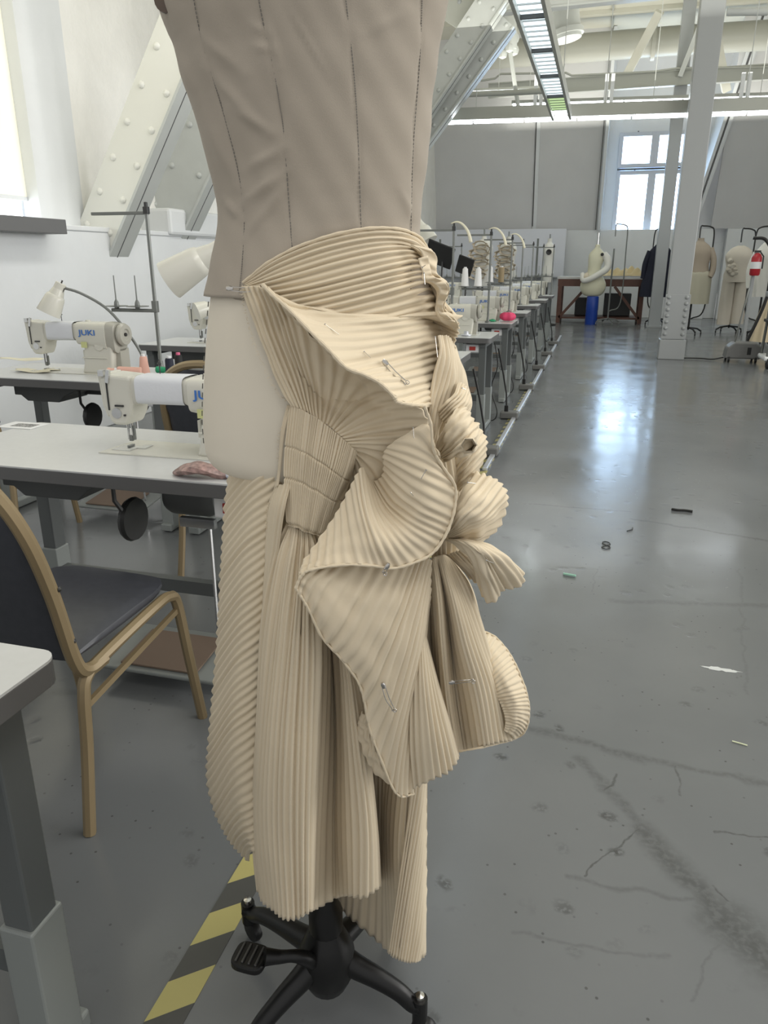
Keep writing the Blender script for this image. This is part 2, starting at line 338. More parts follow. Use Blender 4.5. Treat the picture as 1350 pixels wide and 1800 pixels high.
# window 1 : two tall casements and two top lights
x0, x1, z0, z1, zm = .14, 1.70, 1.80, 4.30, 3.50
w1 = struct('window_1', MB().box(((x0 + x1) / 2, YW + .08, (z0 + z1) / 2), (x1 - x0, .03, z1 - z0)), frame_m)
w1.data.materials[0] = frame_m
YW0 = YW; YW = YW - .06
def fr(a, c, zz0, zz1, t=.09):
    f = MB().box(((a + c) / 2, YW + .03, zz0 + t / 2), (c - a - 2 * t, .06, t)).box(((a + c) / 2, YW + .03, zz1 - t / 2), (c - a - 2 * t, .06, t)).box((a + t / 2, YW + .03, (zz0 + zz1) / 2), (t, .06, zz1 - zz0)).box((c - t / 2, YW + .03, (zz0 + zz1) / 2), (t, .06, zz1 - zz0))
    o = f.build('sash', frame_m, w1, bevel=.004)
    MB().box(((a + c) / 2, YW + .045, (zz0 + zz1) / 2), (c - a - 2 * t + .01, .01, zz1 - zz0 - 2 * t + .01)).build('pane', glow_m, o)
    MB().box(((a + c) / 2, YW - .01, zz1 + .01), (.03, .02, .02)).build('latch', seam_m, o)
xm = .965
fr(x0, xm, z0, zm - .05); fr(xm, x1, z0, zm - .05); fr(x0, xm, zm + .02, z1); fr(xm, x1, zm + .02, z1)
MB().box(((x0 + x1) / 2, YW - .01, zm - .015), (x1 - x0, .05, .035)).build('transom_bar', seam_m, w1)
MB().box(((x0 + x1) / 2, YW - .03, z0 - .03), (x1 - x0 + .12, .12, .05)).build('window_sill', wall_w, w1); YW = YW0
# ceiling with seams
ce = struct('ceiling', MB().box((1.5, 9.5, ZC + .05), (13, 21, .1)), ceil_m)
for x in (-3.2, -1.75, -.24, 1.2, 2.8, 4.6):
    MB().box((x, 9.5, ZC - .02), (.05, 20, .04)).build('batten', beam_m, ce)
for y in (12.5, 15.3, 18.2):
    MB().box((1.5, y, ZC - .03), (12, .16, .10)).build('rafter', ceil_m, ce)
struct('wall_right', MB().box((7.0, 13, 3.1), (.2, 16, 6.2)), wall_w)
# ------------------------------------------------------------------ steelwork
rivet_of = {}
def rivet_mesh(m):
    if m.name not in rivet_of: rivet_of[m.name] = MB().lathe([(.0001, .022), (.016, .018), (.027, .008), (.030, 0)], 8, M=Matrix(((1, 0, 0), (0, 0, -1), (0, 1, 0)))).mesh('rivet', m, True)
    return rivet_of[m.name]
rivet_me = MB().lathe([(.0001, .022), (.016, .018), (.027, .008), (.030, 0)], 8, M=Matrix(((1, 0, 0), (0, 0, -1), (0, 1, 0)))).mesh('rivet', steel_c, True)
def column(name, label, x, y, wd, dp, h, plate=True):
    t = thing(name, label, 'column', (x, y, 0))
    MB().box((0, 0, h / 2), (wd, dp, h)).build('shaft', steel_c, t, bevel=.01)
    if plate:
        MB().box((0, -dp / 2 - .008, .60), (wd * 1.12, .016, .62)).build('riveted_plate', steel_c, t, bevel=.004)
        for i in range(7):
            for sx in (-1, 1):
                r = link(bpy.data.objects.new('rivet', rivet_me)); r.parent = t; r.location = (sx * wd * .40, -dp / 2 - .016, .36 + i * .085)
        MB().box((0, 0, .14), (wd * 1.2, dp * 1.15, .28)).build('base_casing', steel_c, t, bevel=.01)
    else: MB().box((0, 0, .02), (wd * 1.3, dp * 1.3, .04)).build('base_plate', steel_c, t, bevel=.005)
    return t
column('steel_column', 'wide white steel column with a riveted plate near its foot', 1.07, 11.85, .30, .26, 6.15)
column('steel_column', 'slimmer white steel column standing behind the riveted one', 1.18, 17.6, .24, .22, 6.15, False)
def beam(label, a, b, wx, wz, m=beam_m, name='steel_beam', cat='beam', up=(0, 0, 1), flange=True):
    t = thing(name, label, cat, tuple(a)); b = Vector(b) - Vector(a); a = Vector((0, 0, 0))
    MB().bar(a, b, wx, wz, up).build('web', m, t, bevel=.006)
    if flange:
        d = b.normalized(); z = d.cross(Vector(up)).normalized().cross(d)
        for s in (-1, 1): MB().bar(a + z * s * wz / 2, b + z * s * wz / 2, wx * 1.35, .025, up).build('flange', m, t)
    return t
beam('grey horizontal steel tie beam behind the long hanging light', (-2.6, 17.45, 4.72), (4.2, 17.45, 4.78), .10, .24)
beam('grey horizontal steel beam at the very top of the picture', (-2.3, 12.0, 4.78), (1.6, 12.0, 4.85), .12, .36, steel_p)
# diagonal struts of the roof trusses
def strut(label, P, Q, wweb, dep, rv=True):
    a = Vector(P); b = Vector(Q); t = thing('truss_strut', label, 'steel strut', tuple(a)); d = b - a
    MB().bar((0, 0, 0), d, wweb, dep, up=(0, 1, 0)).build('web', strut_m if 'pale' in label else steel_p, t, bevel=.006)
    n = d.normalized().cross(Vector((0, 1, 0))).normalized()
    if n.x < 0: n = -n
    MB().bar(n * (wweb / 2 + .012), d + n * (wweb / 2 + .012), .024, dep * 1.25, up=(0, 1, 0)).build('flange', steel_p, t, bevel=.003)
    MB().bar(n * (wweb / 2 + .026) + Vector((0, -.03, 0)), d + n * (wweb / 2 + .026) + Vector((0, -.03, 0)), .004, .006, up=(0, 1, 0)).build('joint', seam_m, t)
    if rv:
        for k in range(9):
            for s in (-1, 1):
                r = link(bpy.data.objects.new('rivet', rivet_mesh(strut_m if 'pale' in label else steel_p))); r.parent = t; r.location = d * (.08 + k * .11 + (.02 if s > 0 else 0)) + n * s * wweb * .3 + Vector((0, -dep / 2, 0))
    return t
def line_ext(a, b, Y, e0, e1, off=0.0):
    A = ony(*a, Y); B = ony(*b, Y); d = B - A; A2 = A - d * e0; B2 = B + d * e1; n = np.array([d[2], 0, -d[0]]) / np.linalg.norm(d) * off
    return tuple(A2 + n), tuple(B2 + n)
strut('pale riveted diagonal steel strut rising from the left wall ledge', *line_ext((194, 385), (287, 155), 5.9, .30, 1.1), .36, .22)
strut('second diagonal steel strut in shade just left of the dress form', *line_ext((318, 448), (385, 305), 7.1, .0, 3.2, -.26), .48, .22)
strut('broad diagonal steel strut running up beside the right edge of the dress form', *line_ext((755, 211), (879, 39), 11.7, .5, .04), .40, .22)
strut('upper diagonal steel strut right behind the bodice, above the broad one', *line_ext((757, 163), (852, 21), 11.4, .5, .3), .34, .2)
pi = MB().box((0, 0, .11), (.5, 1.3, .24)); o = struct('trim_6', pi, wall_w, bevel=.03); o.location = (XL - .2, 7.35, 1.6)
t = thing('gusset_plate', 'dark gusset plate where the struts meet at top, left of the light', 'steel plate', (-1.75, 11.5, 4.55))
MB().prism([(-.55, .3), (.35, .3), (.35, -.02), (.0, -.05), (-.35, -.25), (-.6, -.1)], -.02, .02).build('plate', beam_m, t)
for k in range(6): r = link(bpy.data.objects.new('rivet', rivet_me)); r.parent = t; r.location = (-.4 + k * .13, -.02, .1 + (k % 2) * .1)
# light roof braces on the far slope
for i, (a, b, lb) in enumerate((((1092, 150), (1160, 20), 'pale roof brace slanting up left of the columns, by the far ceiling'), ((1277, 160), (1250, 20), 'pale roof brace slanting down right of the wide column'), ((1195, 135), (1238, 25), 'thin brace rising between the two white columns'))):
    A = ony(*a, 18.0 if i < 2 else 17.3); B = ony(*b, 17.2 if i < 2 else 17.2)
    o = beam(lb, A, B, .16 if i < 2 else .09, .12, ceil_m if i < 2 else steel_p, 'roof_brace', 'brace', (0, 1, 0), False)
# ducts and pipes
def pipe(label, pts, r, m, name='pipe', cat='pipe', n=14, flanges=()):
    p0 = Vector(pts[0]); t = thing(name, label, cat, tuple(p0)); P = [Vector(p) - p0 for p in pts]
    MB().tube(P, r, n).build('run', m, t, smooth=True)
    for k in flanges:
        q = P[0].lerp(P[-1], k); d = (P[-1] - P[0]).normalized() * .04
        MB().tube([q - d, q + d], r * 1.18, n).build('collar', m, t, smooth=True)
    return t
pipe('thick cream duct running across under the far ceiling', [ony(850, 98, 18.6), ony(1180, 72, 18.6), ony(1350, 62, 18.6)], .27, duct_m, 'duct', 'duct', 18, (.3, .62))
pipe('short white vent pipe hanging down beside the hanging light', [ony(985, -40, 14.2), ony(996, 70, 14.2)], .24, steel_p, 'vent_pipe', 'pipe', 18, (.9,))
pipe('thin grey conduit along the top of the far tie beam', [ony(845, 142, 17.3), ony(870, 138, 17.3), ony(880, 130, 17.3), ony(995, 128, 17.3), ony(1005, 133, 17.3), ony(1150, 126, 17.3), ony(1190, 120, 17.3), ony(1350, 118, 17.3)], .02, beam_m, 'conduit', 'pipe', 6)
pipe('dark horizontal pipe ending at the hanging light', [ony(800, 167, 14.5), ony(955, 160, 14.5)], .045, beam_m)
pipe('small bright horizontal rail right of the wide column', [ony(1278, 21, 12.5), ony(1350, 20, 12.5)], .05, steel_p)
vt = thing('pipe_valve', 'lumpy white insulated valve and pipe joint left of the hanging light', 'valve', tuple(ony(898, 70, 15)))
MB().tube([(-.25, 0, .9), (-.05, 0, .35), (.0, 0, 0), (.02, 0, -.15)], [.12, .12, .12, .09], 12).build('pipe_body', steel_p, vt, True)
for k in range(9):
    a = rng.uniform(-.2, .2, 3); MB().lathe([(.001, -.09), (.07, -.06), (.09, 0), (.07, .06), (.001, .09)], 8, (a[0], a[1] * .5, a[2] * .8 - .05)).build('fitting', steel_p, vt, True)
MB().tube([(.0, 0, -.2), (.12, 0, -.75), (.2, 0, -1.1)], .035, 8).build('drop_pipe', steel_p, vt, True)
# ------------------------------------------------------------------ lights
FX, FZ = -.71, 3.2
t = thing('hanging_light', 'long louvred light channel hanging over the aisle side of the tables', 'light', (FX, 0, FZ))
MB().box((-.115, 6.6, .03), (.03, 10.0, .10)).box((.115, 6.6, .03), (.03, 10.0, .10)).box((0, 6.6, .09), (.26, 10.0, .02)).build('channel', beam_m, t)
for k in range(9):
    y = 1.75 + k * 1.05
    o = MB().box((0, y + .52, .03), (.19, .98, .012)).build('louvre_panel', louv_g if k == 8 else louv_m, t)
    MB().box((0, y, .02), (.2, .03, .04)).build('divider', seam_m, t)
    if k > 3:
        for j in range(6): MB().box((0, y + .12 + j * .155, .018), (.19, .012, .012)).build('louvre_blade', steel_p, o)
MB().box((0, 11.35, .02), (.15, .25, .03)).build('end_lamp', tube_m, t)
for y in (3, 8, 11.3): MB().tube([(0, y, .1), (0, y, 2.9)], .006, 5).build('suspension_rod', steel_p, t)
def xlight(label, L, R, Y, n, hh=.16, drop=.03):
    A = Vector(ony(*L, Y)); B = Vector(ony(*R, Y)); t = thing('strip_light', label, 'light', tuple(A)); B = B - A; A = Vector((0, 0, 0))
    MB().bar(A + Vector((0, 0, hh * .62)), B + Vector((0, 0, hh * .62)), .16, hh).build('housing', beam_m, t)
    for k in range(n):
        p = A.lerp(B, (k + .02) / n); q = A.lerp(B, (k + .98) / n); MB().bar(p + Vector((0, 0, -drop * .3)), q + Vector((0, 0, -drop * .3)), .08, .02).build('tube', tube_m, t)
    for k in range(3):
        p = A.lerp(B, .15 + .35 * k); MB().tube([p + Vector((0, 0, hh)), p + Vector((0, 0, 2.5))], .006, 5).build('suspension_rod', steel_p, t)
    return t
xlight('nearest strip light running straight across the room below the others', (745, 217), (1420, 196), 12.1, 7)
xlight('bright thin strip light hanging just above and behind the nearest cross light', (900, 184), (1420, 168), 15.2, 5, .05)
xlight('short strip light left of the hanging light, under the tie beam', (800, 163), (955, 157), 16.2, 2, .04)
for px in (945, 1068, 1305):
    A = ony(px, 190, 15.1); t = thing('light_hanger', {945: 'white hanger bracket just left of the hanging light end', 1068: 'white hanger bracket above the window, on the bright strip light', 1305: 'white hanger bracket at right of the wide column'}[px], 'bracket', tuple(A))
    for s in (-1, 1): MB().box((s * .05, 0, .25), (.06, .06, .55)).build('bracket_leg', wall_w, t)
# grey shelf rail on the left wall by the window
P = onx(105, 399, XL + .12); t = thing('wall_rail', 'dark grey metal rail on the left wall under the window shade', 'rail', (XL + .1, P[1] - 1.3, P[2]))
MB().box((0, 0, 0), (.16, 2.6, .10)).build('rail', mat('rail_grey', (.14, .14, .14), .5), t, bevel=.004)

# ------------------------------------------------------------------ floor tape and power rail
yel = mat('tape_yellow', (.47, .42, .16), .45); blk = mat('tape_black', (.075, .075, .07), .45)
alu = mat('aluminium', (.72, .74, .78), .3, .6)
tp = thing('hazard_tape', 'yellow and black striped hazard tape along the edge of the aisle', 'tape', (-.67, 0, 0))
k = 0; y = .35
while y < 9:
    h = .085; yb = y
    for c, m_, nm in ((0, yel, 'yellow_stripe'), (1, blk, 'black_stripe')):
        MB().prism([(-.036, yb), (.036, yb + .06), (.036, yb + .06 + h), (-.036, yb + h)], .0004, .0016, 'xy').build(nm, m_, tp); yb += h
    y = yb
rl = thing('floor_power_rail', 'thin bright metal cable trunking on the floor beside the striped tape', 'cable trunking', (-.655, 9.9, 0))
MB().box((0, 0, .012), (.035, 10.0, .022)).build('cover', alu, rl, bevel=.004)
cable_m = mat('black_cable', (.012, .012, .012), .5)
box_m = mat('socket_box', (.16, .16, .15), .5)
for i, Y in enumerate((5.35, 6.75, 8.4, 10.1, 11.7, 13.3)):
    t = thing('floor_socket', ['nearest grey floor socket box on the striped tape', 'second floor socket box, beside the second visible table', 'third floor socket box along the aisle edge', 'fourth floor socket box along the aisle edge', 'fifth floor socket box along the aisle edge', 'farthest floor socket box along the aisle edge'][i], 'socket', (-.70, Y, 0), 0, 'socket boxes on the floor rail')
    MB().box((0, 0, .035), (.16, .12, .06)).build('box', box_m, t, bevel=.01)
    MB().box((-.03, 0, .09), (.035, .035, .06)).build('plug', cable_m, t, bevel=.006)
    MB().tube([(-.03, 0, .11), (-.04, .03, .22), (-.08, .05, .4), (-.13, .02, .62)], .008, 6).build('cable', cable_m, t, True)
# ------------------------------------------------------------------ sewing tables
top_m = mat('laminate_top', (.60, .61, .61), .28, noise=.02); edge_m = mat('dark_edge', (.12, .12, .12), .5)
leg_m = mat('leg_dark', (.115, .125, .125), .4); legl_m = mat('leg_light', (.27, .29, .28), .4); motor_m = mat('motor_grey', (.09, .095, .095), .5)
enamel = mat('machine_enamel', (.66, .65, .58), .25); enamel2 = mat('machine_enamel_grey', (.42, .41, .36), .3)
chrome = mat('chrome', (.7, .7, .7), .18, 1.0); dk = mat('dark_metal', (.06, .06, .06), .4, .5); white_p = mat('white_plastic', (.78, .79, .8), .5)
cloth_w = mat('white_sleeve', (.74, .76, .80), .8, bump=.5, bscale=60); logo_m = mat('logo_blue', (.05, .18, .55), .4)
red_m = mat('red_switch', (.45, .05, .04), .4); grn = mat('green_thread', (.02, .30, .14), .6); rail_st = mat('stand_grey', (.20, .21, .20), .4, .4)
def make_table(label, loc, group=None):
    t = thing('sewing_table', label, 'table', loc, 0, group)
    rc = [(sx * (.57 + .03 * math.cos(a)), sy * (.25 + .03 * math.sin(a))) for sx, sy, A_ in ((1, 1, (0, 90)), (-1, 1, (90, 0)), (-1, -1, (0, 90)), (1, -1, (90, 0))) for a in [math.radians(A_[0] + (A_[1] - A_[0]) * k / 5) for k in range(6)]]
    MB().prism(rc, .7745, .779, 'xy').build('tabletop', top_m, t)
    MB().prism(rc, .735, .7745, 'xy').build('edge_band', edge_m, t, bevel=.002)
    for sx in (-.53, .53):
        for sy in (-.2, .2):
            l = MB().box((sx, sy, .50), (.055, .06, .46)).build('leg', leg_m, t, bevel=.004)
            MB().box((sx, sy, .17), (.065, .075, .30)).build('leg_sleeve', legl_m, l, bevel=.004)
        MB().box((sx, 0, .025), (.06, .52, .04)).build('foot_bar', legl_m, t, bevel=.006)
        MB().box((sx, 0, .715), (.05, .48, .03)).build('top_rail', leg_m, t)
    MB().box((0, .20, .22), (1.02, .035, .05)).build('crossbar', leg_m, t)
    dr = MB().prism([(-.42, .73), (-.02, .73), (-.02, .70), (-.10, .665), (-.14, .63), (-.34, .63), (-.38, .66), (-.42, .66)], -.12, .12).build('oil_pan', motor_m, t, bevel=.004)
    MB().lathe([(.001, -.08), (.06, -.08), (.07, -.06), (.07, .07), (.05, .10), (.001, .10)], 18, (.14, .10, .61), Matrix(((0, 0, 1), (0, 1, 0), (-1, 0, 0)))).box((.12, .05, .68), (.10, .08, .08)).box((.05, .1, .66), (.35, .05, .03)).build('motor', motor_m, t, smooth=True)
    MB().lathe([(.001, -.012), (.07, -.012), (.075, 0), (.07, .012), (.001, .012)], 18, (-.03, .0, .54), Matrix(((0, 0, 1), (0, 1, 0), (-1, 0, 0)))).build('belt_wheel', dk, t, smooth=True)
    MB().tube([(-.03, -.02, .72), (-.05, -.06, .70), (-.05, -.06, .62), (-.03, -.05, .58)], .008, 6).build('lifter_rod', dk, t, True)
    b = MB().box((.45, -.2, .69), (.11, .05, .065)).build('switch_box', white_p, t, bevel=.006)
    MB().box((.45, -.227, .69), (.05, .006, .03)).build('switch', red_m, b, bevel=.002)
    MB().tube([(.28, -.05, .56), (.28, -.05, .09)], .006, 6).box((.24, -.05, .57), (.12, .02, .03)).build('treadle_rod', chrome, t)
    pd = MB().box((.1, -.02, .07), (.42, .26, .014), Matrix.Rotation(.12, 3, 'X')).build('treadle', legl_m, t, bevel=.005)
    MB().box((.09, -.03, .082), (.28, .2, .006), Matrix.Rotation(.12, 3, 'X')).build('treadle_mat', mat('treadle_mat_%d' % len(MATS), (.22, .16, .12), .8), pd)
    return t
def make_machine(label, loc, rz=0, group=None, lamp=False):
    t = thing('sewing_machine', label, 'sewing machine', loc, rz, group)
    MB().prism([(-.30, -.10), (-.28, .09), (.27, .09), (.27, -.09)], .0, .004, 'xy').build('bed_plate', enamel, t)
    MB().box((-.24, -.03, .0055), (.07, .07, .003)).box((-.19, -.0, .0058), (.03, .05, .003)).build('slide_plate', chrome, t)
    MB().prism([(.03, .0), (.215, .0), (.225, .10), (.235, .20), (.02, .20), (.06, .17), (.045, .05)], -.06, .065).build('pillar', enamel, t, bevel=.012, seg=3)
    rr = lambda x, zb, zt, yb: [(x, yb * c * (1 if abs(c) < 2 else 1), (zb + zt) / 2 + (zt - zb) / 2 * s_) for c, s_ in [(math.copysign(abs(math.cos(a)) ** .45, math.cos(a)), math.copysign(abs(math.sin(a)) ** .45, math.sin(a))) for a in [2 * math.pi * k / 24 for k in range(24)]]]
    MB().loft([rr(-.20, .155, .262, .048), rr(-.16, .165, .262, .052), rr(0, .172, .262, .056), rr(.02, .165, .265, .060)]).build('arm', enamel, t, smooth=True)
    MB().loft([rr(.02, .15, .268, .066), rr(.20, .12, .270, .070)]).build('arm_cover', enamel, t, smooth=True)
    MB().loft([rr(.20, .13, .270, .066), rr(.245, .11, .262, .06), rr(.25, .12, .25, .05)]).box((.225, .02, .06), (.05, .08, .14)).build('rear_housing', enamel2, t, smooth=True)
    MB().loft([rr(-.17, .167, .266, .058), rr(.0, .170, .268, .061)], cap=False).build('cloth_sleeve', cloth_w, t, smooth=True)
    h = MB().prism([(-.300, .255), (-.293, .16), (-.275, .105), (-.262, .092), (-.215, .092), (-.195, .13), (-.185, .165), (-.185, .262), (-.27, .268)], -.055, .05).build('head', enamel, t, bevel=.012, seg=3)
    MB().prism([(-.305, .262), (-.298, .16), (-.285, .12), (-.280, .12), (-.280, .27), (-.30, .27)], -.05, .045).build('face_plate', enamel, t, bevel=.003)
    MB().box((-.271, -.057, .20), (.004, .004, .11)).build('thread_slot', dk, h)
    MB().box((-.262, -.058, .262), (.012, .01, .045), Matrix.Rotation(.2, 3, 'Y')).box((-.285, -.055, .272), (.02, .015, .02)).build('thread_guide', chrome, t)
    yM = Matrix(((1, 0, 0), (0, 0, 1), (0, -1, 0)))
    kb = MB().lathe([(.018, -.002), (.020, .006), (.012, .010), (.011, .022), (.001, .024)], 14, (-.245, -.056, .135), yM).build('tension_dial', chrome, t, smooth=True)
    MB().lathe([(.009, .024), (.009, .032), (.001, .033)], 10, (-.245, -.056, .135), yM).build('knob', white_p, kb, smooth=True)
    MB().box((-.232, -.058, .162), (.03, .006, .006)).build('lever', dk, t); MB().box((-.215, -.058, .13), (.006, .006, .006)).build('screw', dk, t)
    MB().tube([(-.247, 0, .10), (-.247, 0, .03)], .0045, 8).tube([(-.232, 0, .10), (-.232, 0, .045)], .004, 8).build('needle_bar', chrome, t, True)
    MB().box((-.238, 0, .035), (.012, .010, .02)).box((-.238, -.008, .010), (.010, .030, .004)).box((-.224, 0, .055), (.004, .008, .05)).build('presser_foot', rail_st, t)
    MB().lathe([(.026, .0), (.030, .012), (.022, .020), (.001, .021)], 18, (.155, -.066, .150), yM).build('stitch_dial', enamel, t, smooth=True)
    MB().lathe([(.006, .021), (.006, .028), (.001, .028)], 10, (.155, -.066, .150), yM).build('dial_mark', dk, t)
    xM = Matrix(((0, 0, 1), (0, 1, 0), (-1, 0, 0)))
    hw = MB().lathe([(.030, .0), (.055, .006), (.060, .02), (.052, .034), (.030, .036), (.025, .028), (.001, .028)], 24, (.25, 0, .205), xM).build('handwheel', enamel2, t, smooth=True)
    MB().lathe([(.010, .028), (.009, .036), (.001, .036)], 12, (.25, 0, .205), xM).build('hub', dk, hw)
    MB().box((.07, -.071, .153), (.034, .003, .030)).build('label_plate', mat('lbl_%d' % len(MATS), (.62, .64, .30), .5), t)
    MB().box((.12, -.062, .085), (.15, .006, .006)).box((.03, .0, .09), (.012, .05, .06)).build('reverse_lever', enamel, t, bevel=.002)
    text_mesh('lettering', 'JUKI', .040, logo_m, t, Matrix.Translation((.095, -.0705, .215)) @ Matrix.Rotation(math.pi / 2, 4, 'X') @ Matrix.Scale(1.35, 4, (1, 0, 0)))
    MB().lathe([(.014, 0), (.014, .008), (.001, .009)], 12, (.06, 0, .268)).build('oil_cap', enamel, t, smooth=True)
    MB().tube([(-.12, .02, .26), (-.12, .02, .315)], .002, 5).lathe([(.001, -.008), (.008, 0), (.001, .008)], 8, (-.12, .02, .30)).build('thread_post', dk, t)
    return t
def make_stand(label, loc, rz=0, group=None, spools=0):
    t = thing('thread_stand', label, 'thread stand', loc, rz, group)
    MB().tube([(0, 0, 0), (0, 0, .84)], .010, 8).build('pole', rail_st, t, True)
    MB().lathe([(.03, 0), (.03, .012), (.014, .02), (.012, .05)], 12).build('foot', rail_st, t, True)
    MB().box((0, 0, .825), (.028, .026, .035)).box((0, 0, .85), (.016, .016, .03)).build('top_clamp', dk, t, bevel=.003)
    MB().box((-.16, 0, .812), (.34, .022, .016)).build('guide_arm', rail_st, t, bevel=.003)
    MB().box((0, 0, .34), (.03, .028, .06)).build('clamp', rail_st, t, bevel=.003)
    MB().box((-.13, 0, .318), (.28, .024, .018)).build('spool_arm', rail_st, t, bevel=.003)
    for x in (-.24, -.11):
        p = MB().tube([(x, 0, .325), (x, 0, .345), (x, 0, .36), (x, 0, .375), (x, 0, .50)], [.012, .014, .012, .004, .003], 8).build('spool_pin', rail_st, t, True)
        MB().lathe([(.001, .0), (.062, .006), (.062, .009), (.001, .006)], 16, (x, 0, .332)).build('spool_disc', rail_st, p, True)
    return t
def make_spool(label, loc, m, h=.115, r=(.034, .022), group=None, name='thread_cone', tip=None, rx=0, rz=0):
    t = thing(name, label, 'thread spool', loc, rz, group); t.rotation_euler.x = rx
    MB().lathe([(r[0] * .8, 0), (r[0], .004), (r[0], .01), (r[0] * .95, .012), (r[1], h - .008), (r[1] * .8, h)], 18).build('thread', m, t, True)
    MB().lathe([(r[1] * .55, h - .002), (r[1] * .55, h + .012), (r[1] * .35, h + .012)], 12).build('core', tip or white_p, t, True)
    return t
def make_lamp(label, loc, shade_pos, axis, base, r=.058, group=None, L=.16):
    """work lamp: shade centre (mouth), unit axis pointing from mouth to back; base is where the gooseneck starts"""
    t = thing('work_lamp', label, 'lamp', loc, 0, group); l = Vector(loc)
    c = Vector(shade_pos) - l; a = Vector(axis).normalized(); q = a.to_track_quat('Z', 'Y').to_matrix()
    MB().lathe([(r, 0), (r * 1.0, .004), (r * .80, L * .52), (r * .72, L * .60), (r * .48, L * .66), (r * .45, L), (r * .40, L * 1.02), (.001, L * 1.02), (.001, L * .98), (r * .4, L * .9), (r * .7, L * .55), (r * .95, .004)], 24, c, q).build('lamp_shade', enamel, t, True)
    for s in (0, 1, 2): MB().box(c + a * L * .83 + q @ Vector((r * .45 * math.cos(s * 1.1 - 2.2), r * .45 * math.sin(s * 1.1 - 2.2), 0)), (.006, .006, .03), q).build('vent_slot', dk, t)
    MB().tube([c + a * L * 1.02, c + a * (L * 1.02 + .016)], .004, 6).build('switch', dk, t)
    MB().lathe([(.001, 0), (.02, .01), (.026, .03), (.018, .05), (.001, .06)], 12, c + a * .02, q).build('bulb', white_p, t, True)
    b = Vector(base) - l; e = c + a * L * .9; d = (e - b)
    P = [b, b + Vector((0, 0, .1)) + d * .02, b + d * .35 + Vector((0, 0, d.length * .26)), b + d * .7 + Vector((0, 0, d.length * .16)), e]
    C = cr(np.array(P), np.linspace(0, 4, 26)); MB().tube(C.tolist(), .0075, 8).build('gooseneck', rail_st, t, True)
    return t
ROW = [(.29, 'nearest white tabletop, in the bottom left corner'), (1.75, 'white sewing table in front, left of the dress form'), (3.22, None), (4.50, 'low white tabletop peeping out right of the dress, before the dark tables'),
       (6.0, 'nearest dark legged table right of the dress form'), (7.5, 'second dark legged table right of the form, under the pink pincushion'), (9.1, 'third dark legged table of the row right of the form'), (10.7, 'fourth dark legged table of the row right of the form'), (12.3, 'fifth dark legged table of the row right of the form'), (13.9, 'farthest sewing table at the end of the aisle row')]
ROW[2] = (3.22, 'sewing table hidden by the dress, joined right of the table with pink spools')
TG = 'sewing tables in rows along the aisle'; MG = 'white industrial sewing machines'; SG = 'grey two-pin thread stands'
proto_t = make_table(ROW[1][1], (-1.40, 1.75 + .28, 0), TG)
for i, (y, lb) in enumerate(ROW):
    if i == 1: continue
    dup(proto_t, (-1.40 + (.045 if i == 0 else 0), y + .28, 0), label=lb, group=TG)
ROW2 = [(3.22, 'sewing table at left carrying the pink spools and second machine'), (4.85, 'sewing table behind the pink spools, against the left wall'), (6.4, None), (7.9, None), (9.5, None), (11.1, None), (12.7, None)]
for i, (y, lb) in enumerate(ROW2):
    dup(proto_t, (-2.62, y + .28, 0), label=lb or ['third', 'fourth', 'fifth', 'sixth', 'seventh'][i - 2] + ' table of the wall side row, glimpsed between thread stands', group=TG)
Z = .7795
m1 = make_machine('front cream sewing machine whose right half the dress form hides', (-1.185, 2.05, Z), 0, MG)
dup(m1, (-2.68, 3.52, Z), label='second cream sewing machine under the small work lamp at left', group=MG)
dup(m1, (-2.62, 5.14, Z), label='machine partly seen left of the dress form behind the black cones', group=MG)
m1.scale = (.97, .95, .90)
names = ['nearest', 'second', 'third', 'fourth', 'fifth', 'farthest']
for i, y in enumerate([6.3, 7.8, 9.4, 11.0, 12.6, 14.2]):
    dup(m1, (-1.20, y, Z), label=names[i] + ' machine in the aisle side row right of the dress form', group=MG)
    if i < 5: dup(m1, (-2.5, y + .4, Z), label=names[i] + ' machine in the wall side row, seen between the stands', group=MG)
s1 = make_stand('thread stand with two empty pins on the table with pink spools', (float(ony(283, 645, 3.70)[0]), 3.70, Z), 0, SG)
dup(s1, (-2.2, 5.3, Z), label='thread stand whose arm tips show just left of the dress form waist', group=SG)
SP = [(float(ony(px_, 480, y_)[0]), y_) for px_, y_ in ((796, 6.35), (861, 7.56), (898, 9.2), (917, 10.9), (935, 12.4), (953, 13.95), (971, 14.4))]
for i, (x, y) in enumerate(SP):
    dup(s1, (x, y, Z), label=['tall thread stand touching the right edge of the dress', 'thread stand carrying two white cones right of the dress', 'third thread stand of the aisle side row', 'fourth thread stand of the aisle side row', 'fifth thread stand of the aisle side row', 'sixth thread stand of the aisle side row', 'farthest thread stand, at the end of the row'][i], group=SG)
for i, (x, y) in enumerate([(-2.1, 6.85), (-2.3, 8.35), (-2.2, 9.95), (-2.3, 13.1)]):
    dup(s1, (x, y, Z), label=['nearest', 'second', 'third', 'farthest'][i] + ' thread stand of the wall side row right of the dress', group=SG)
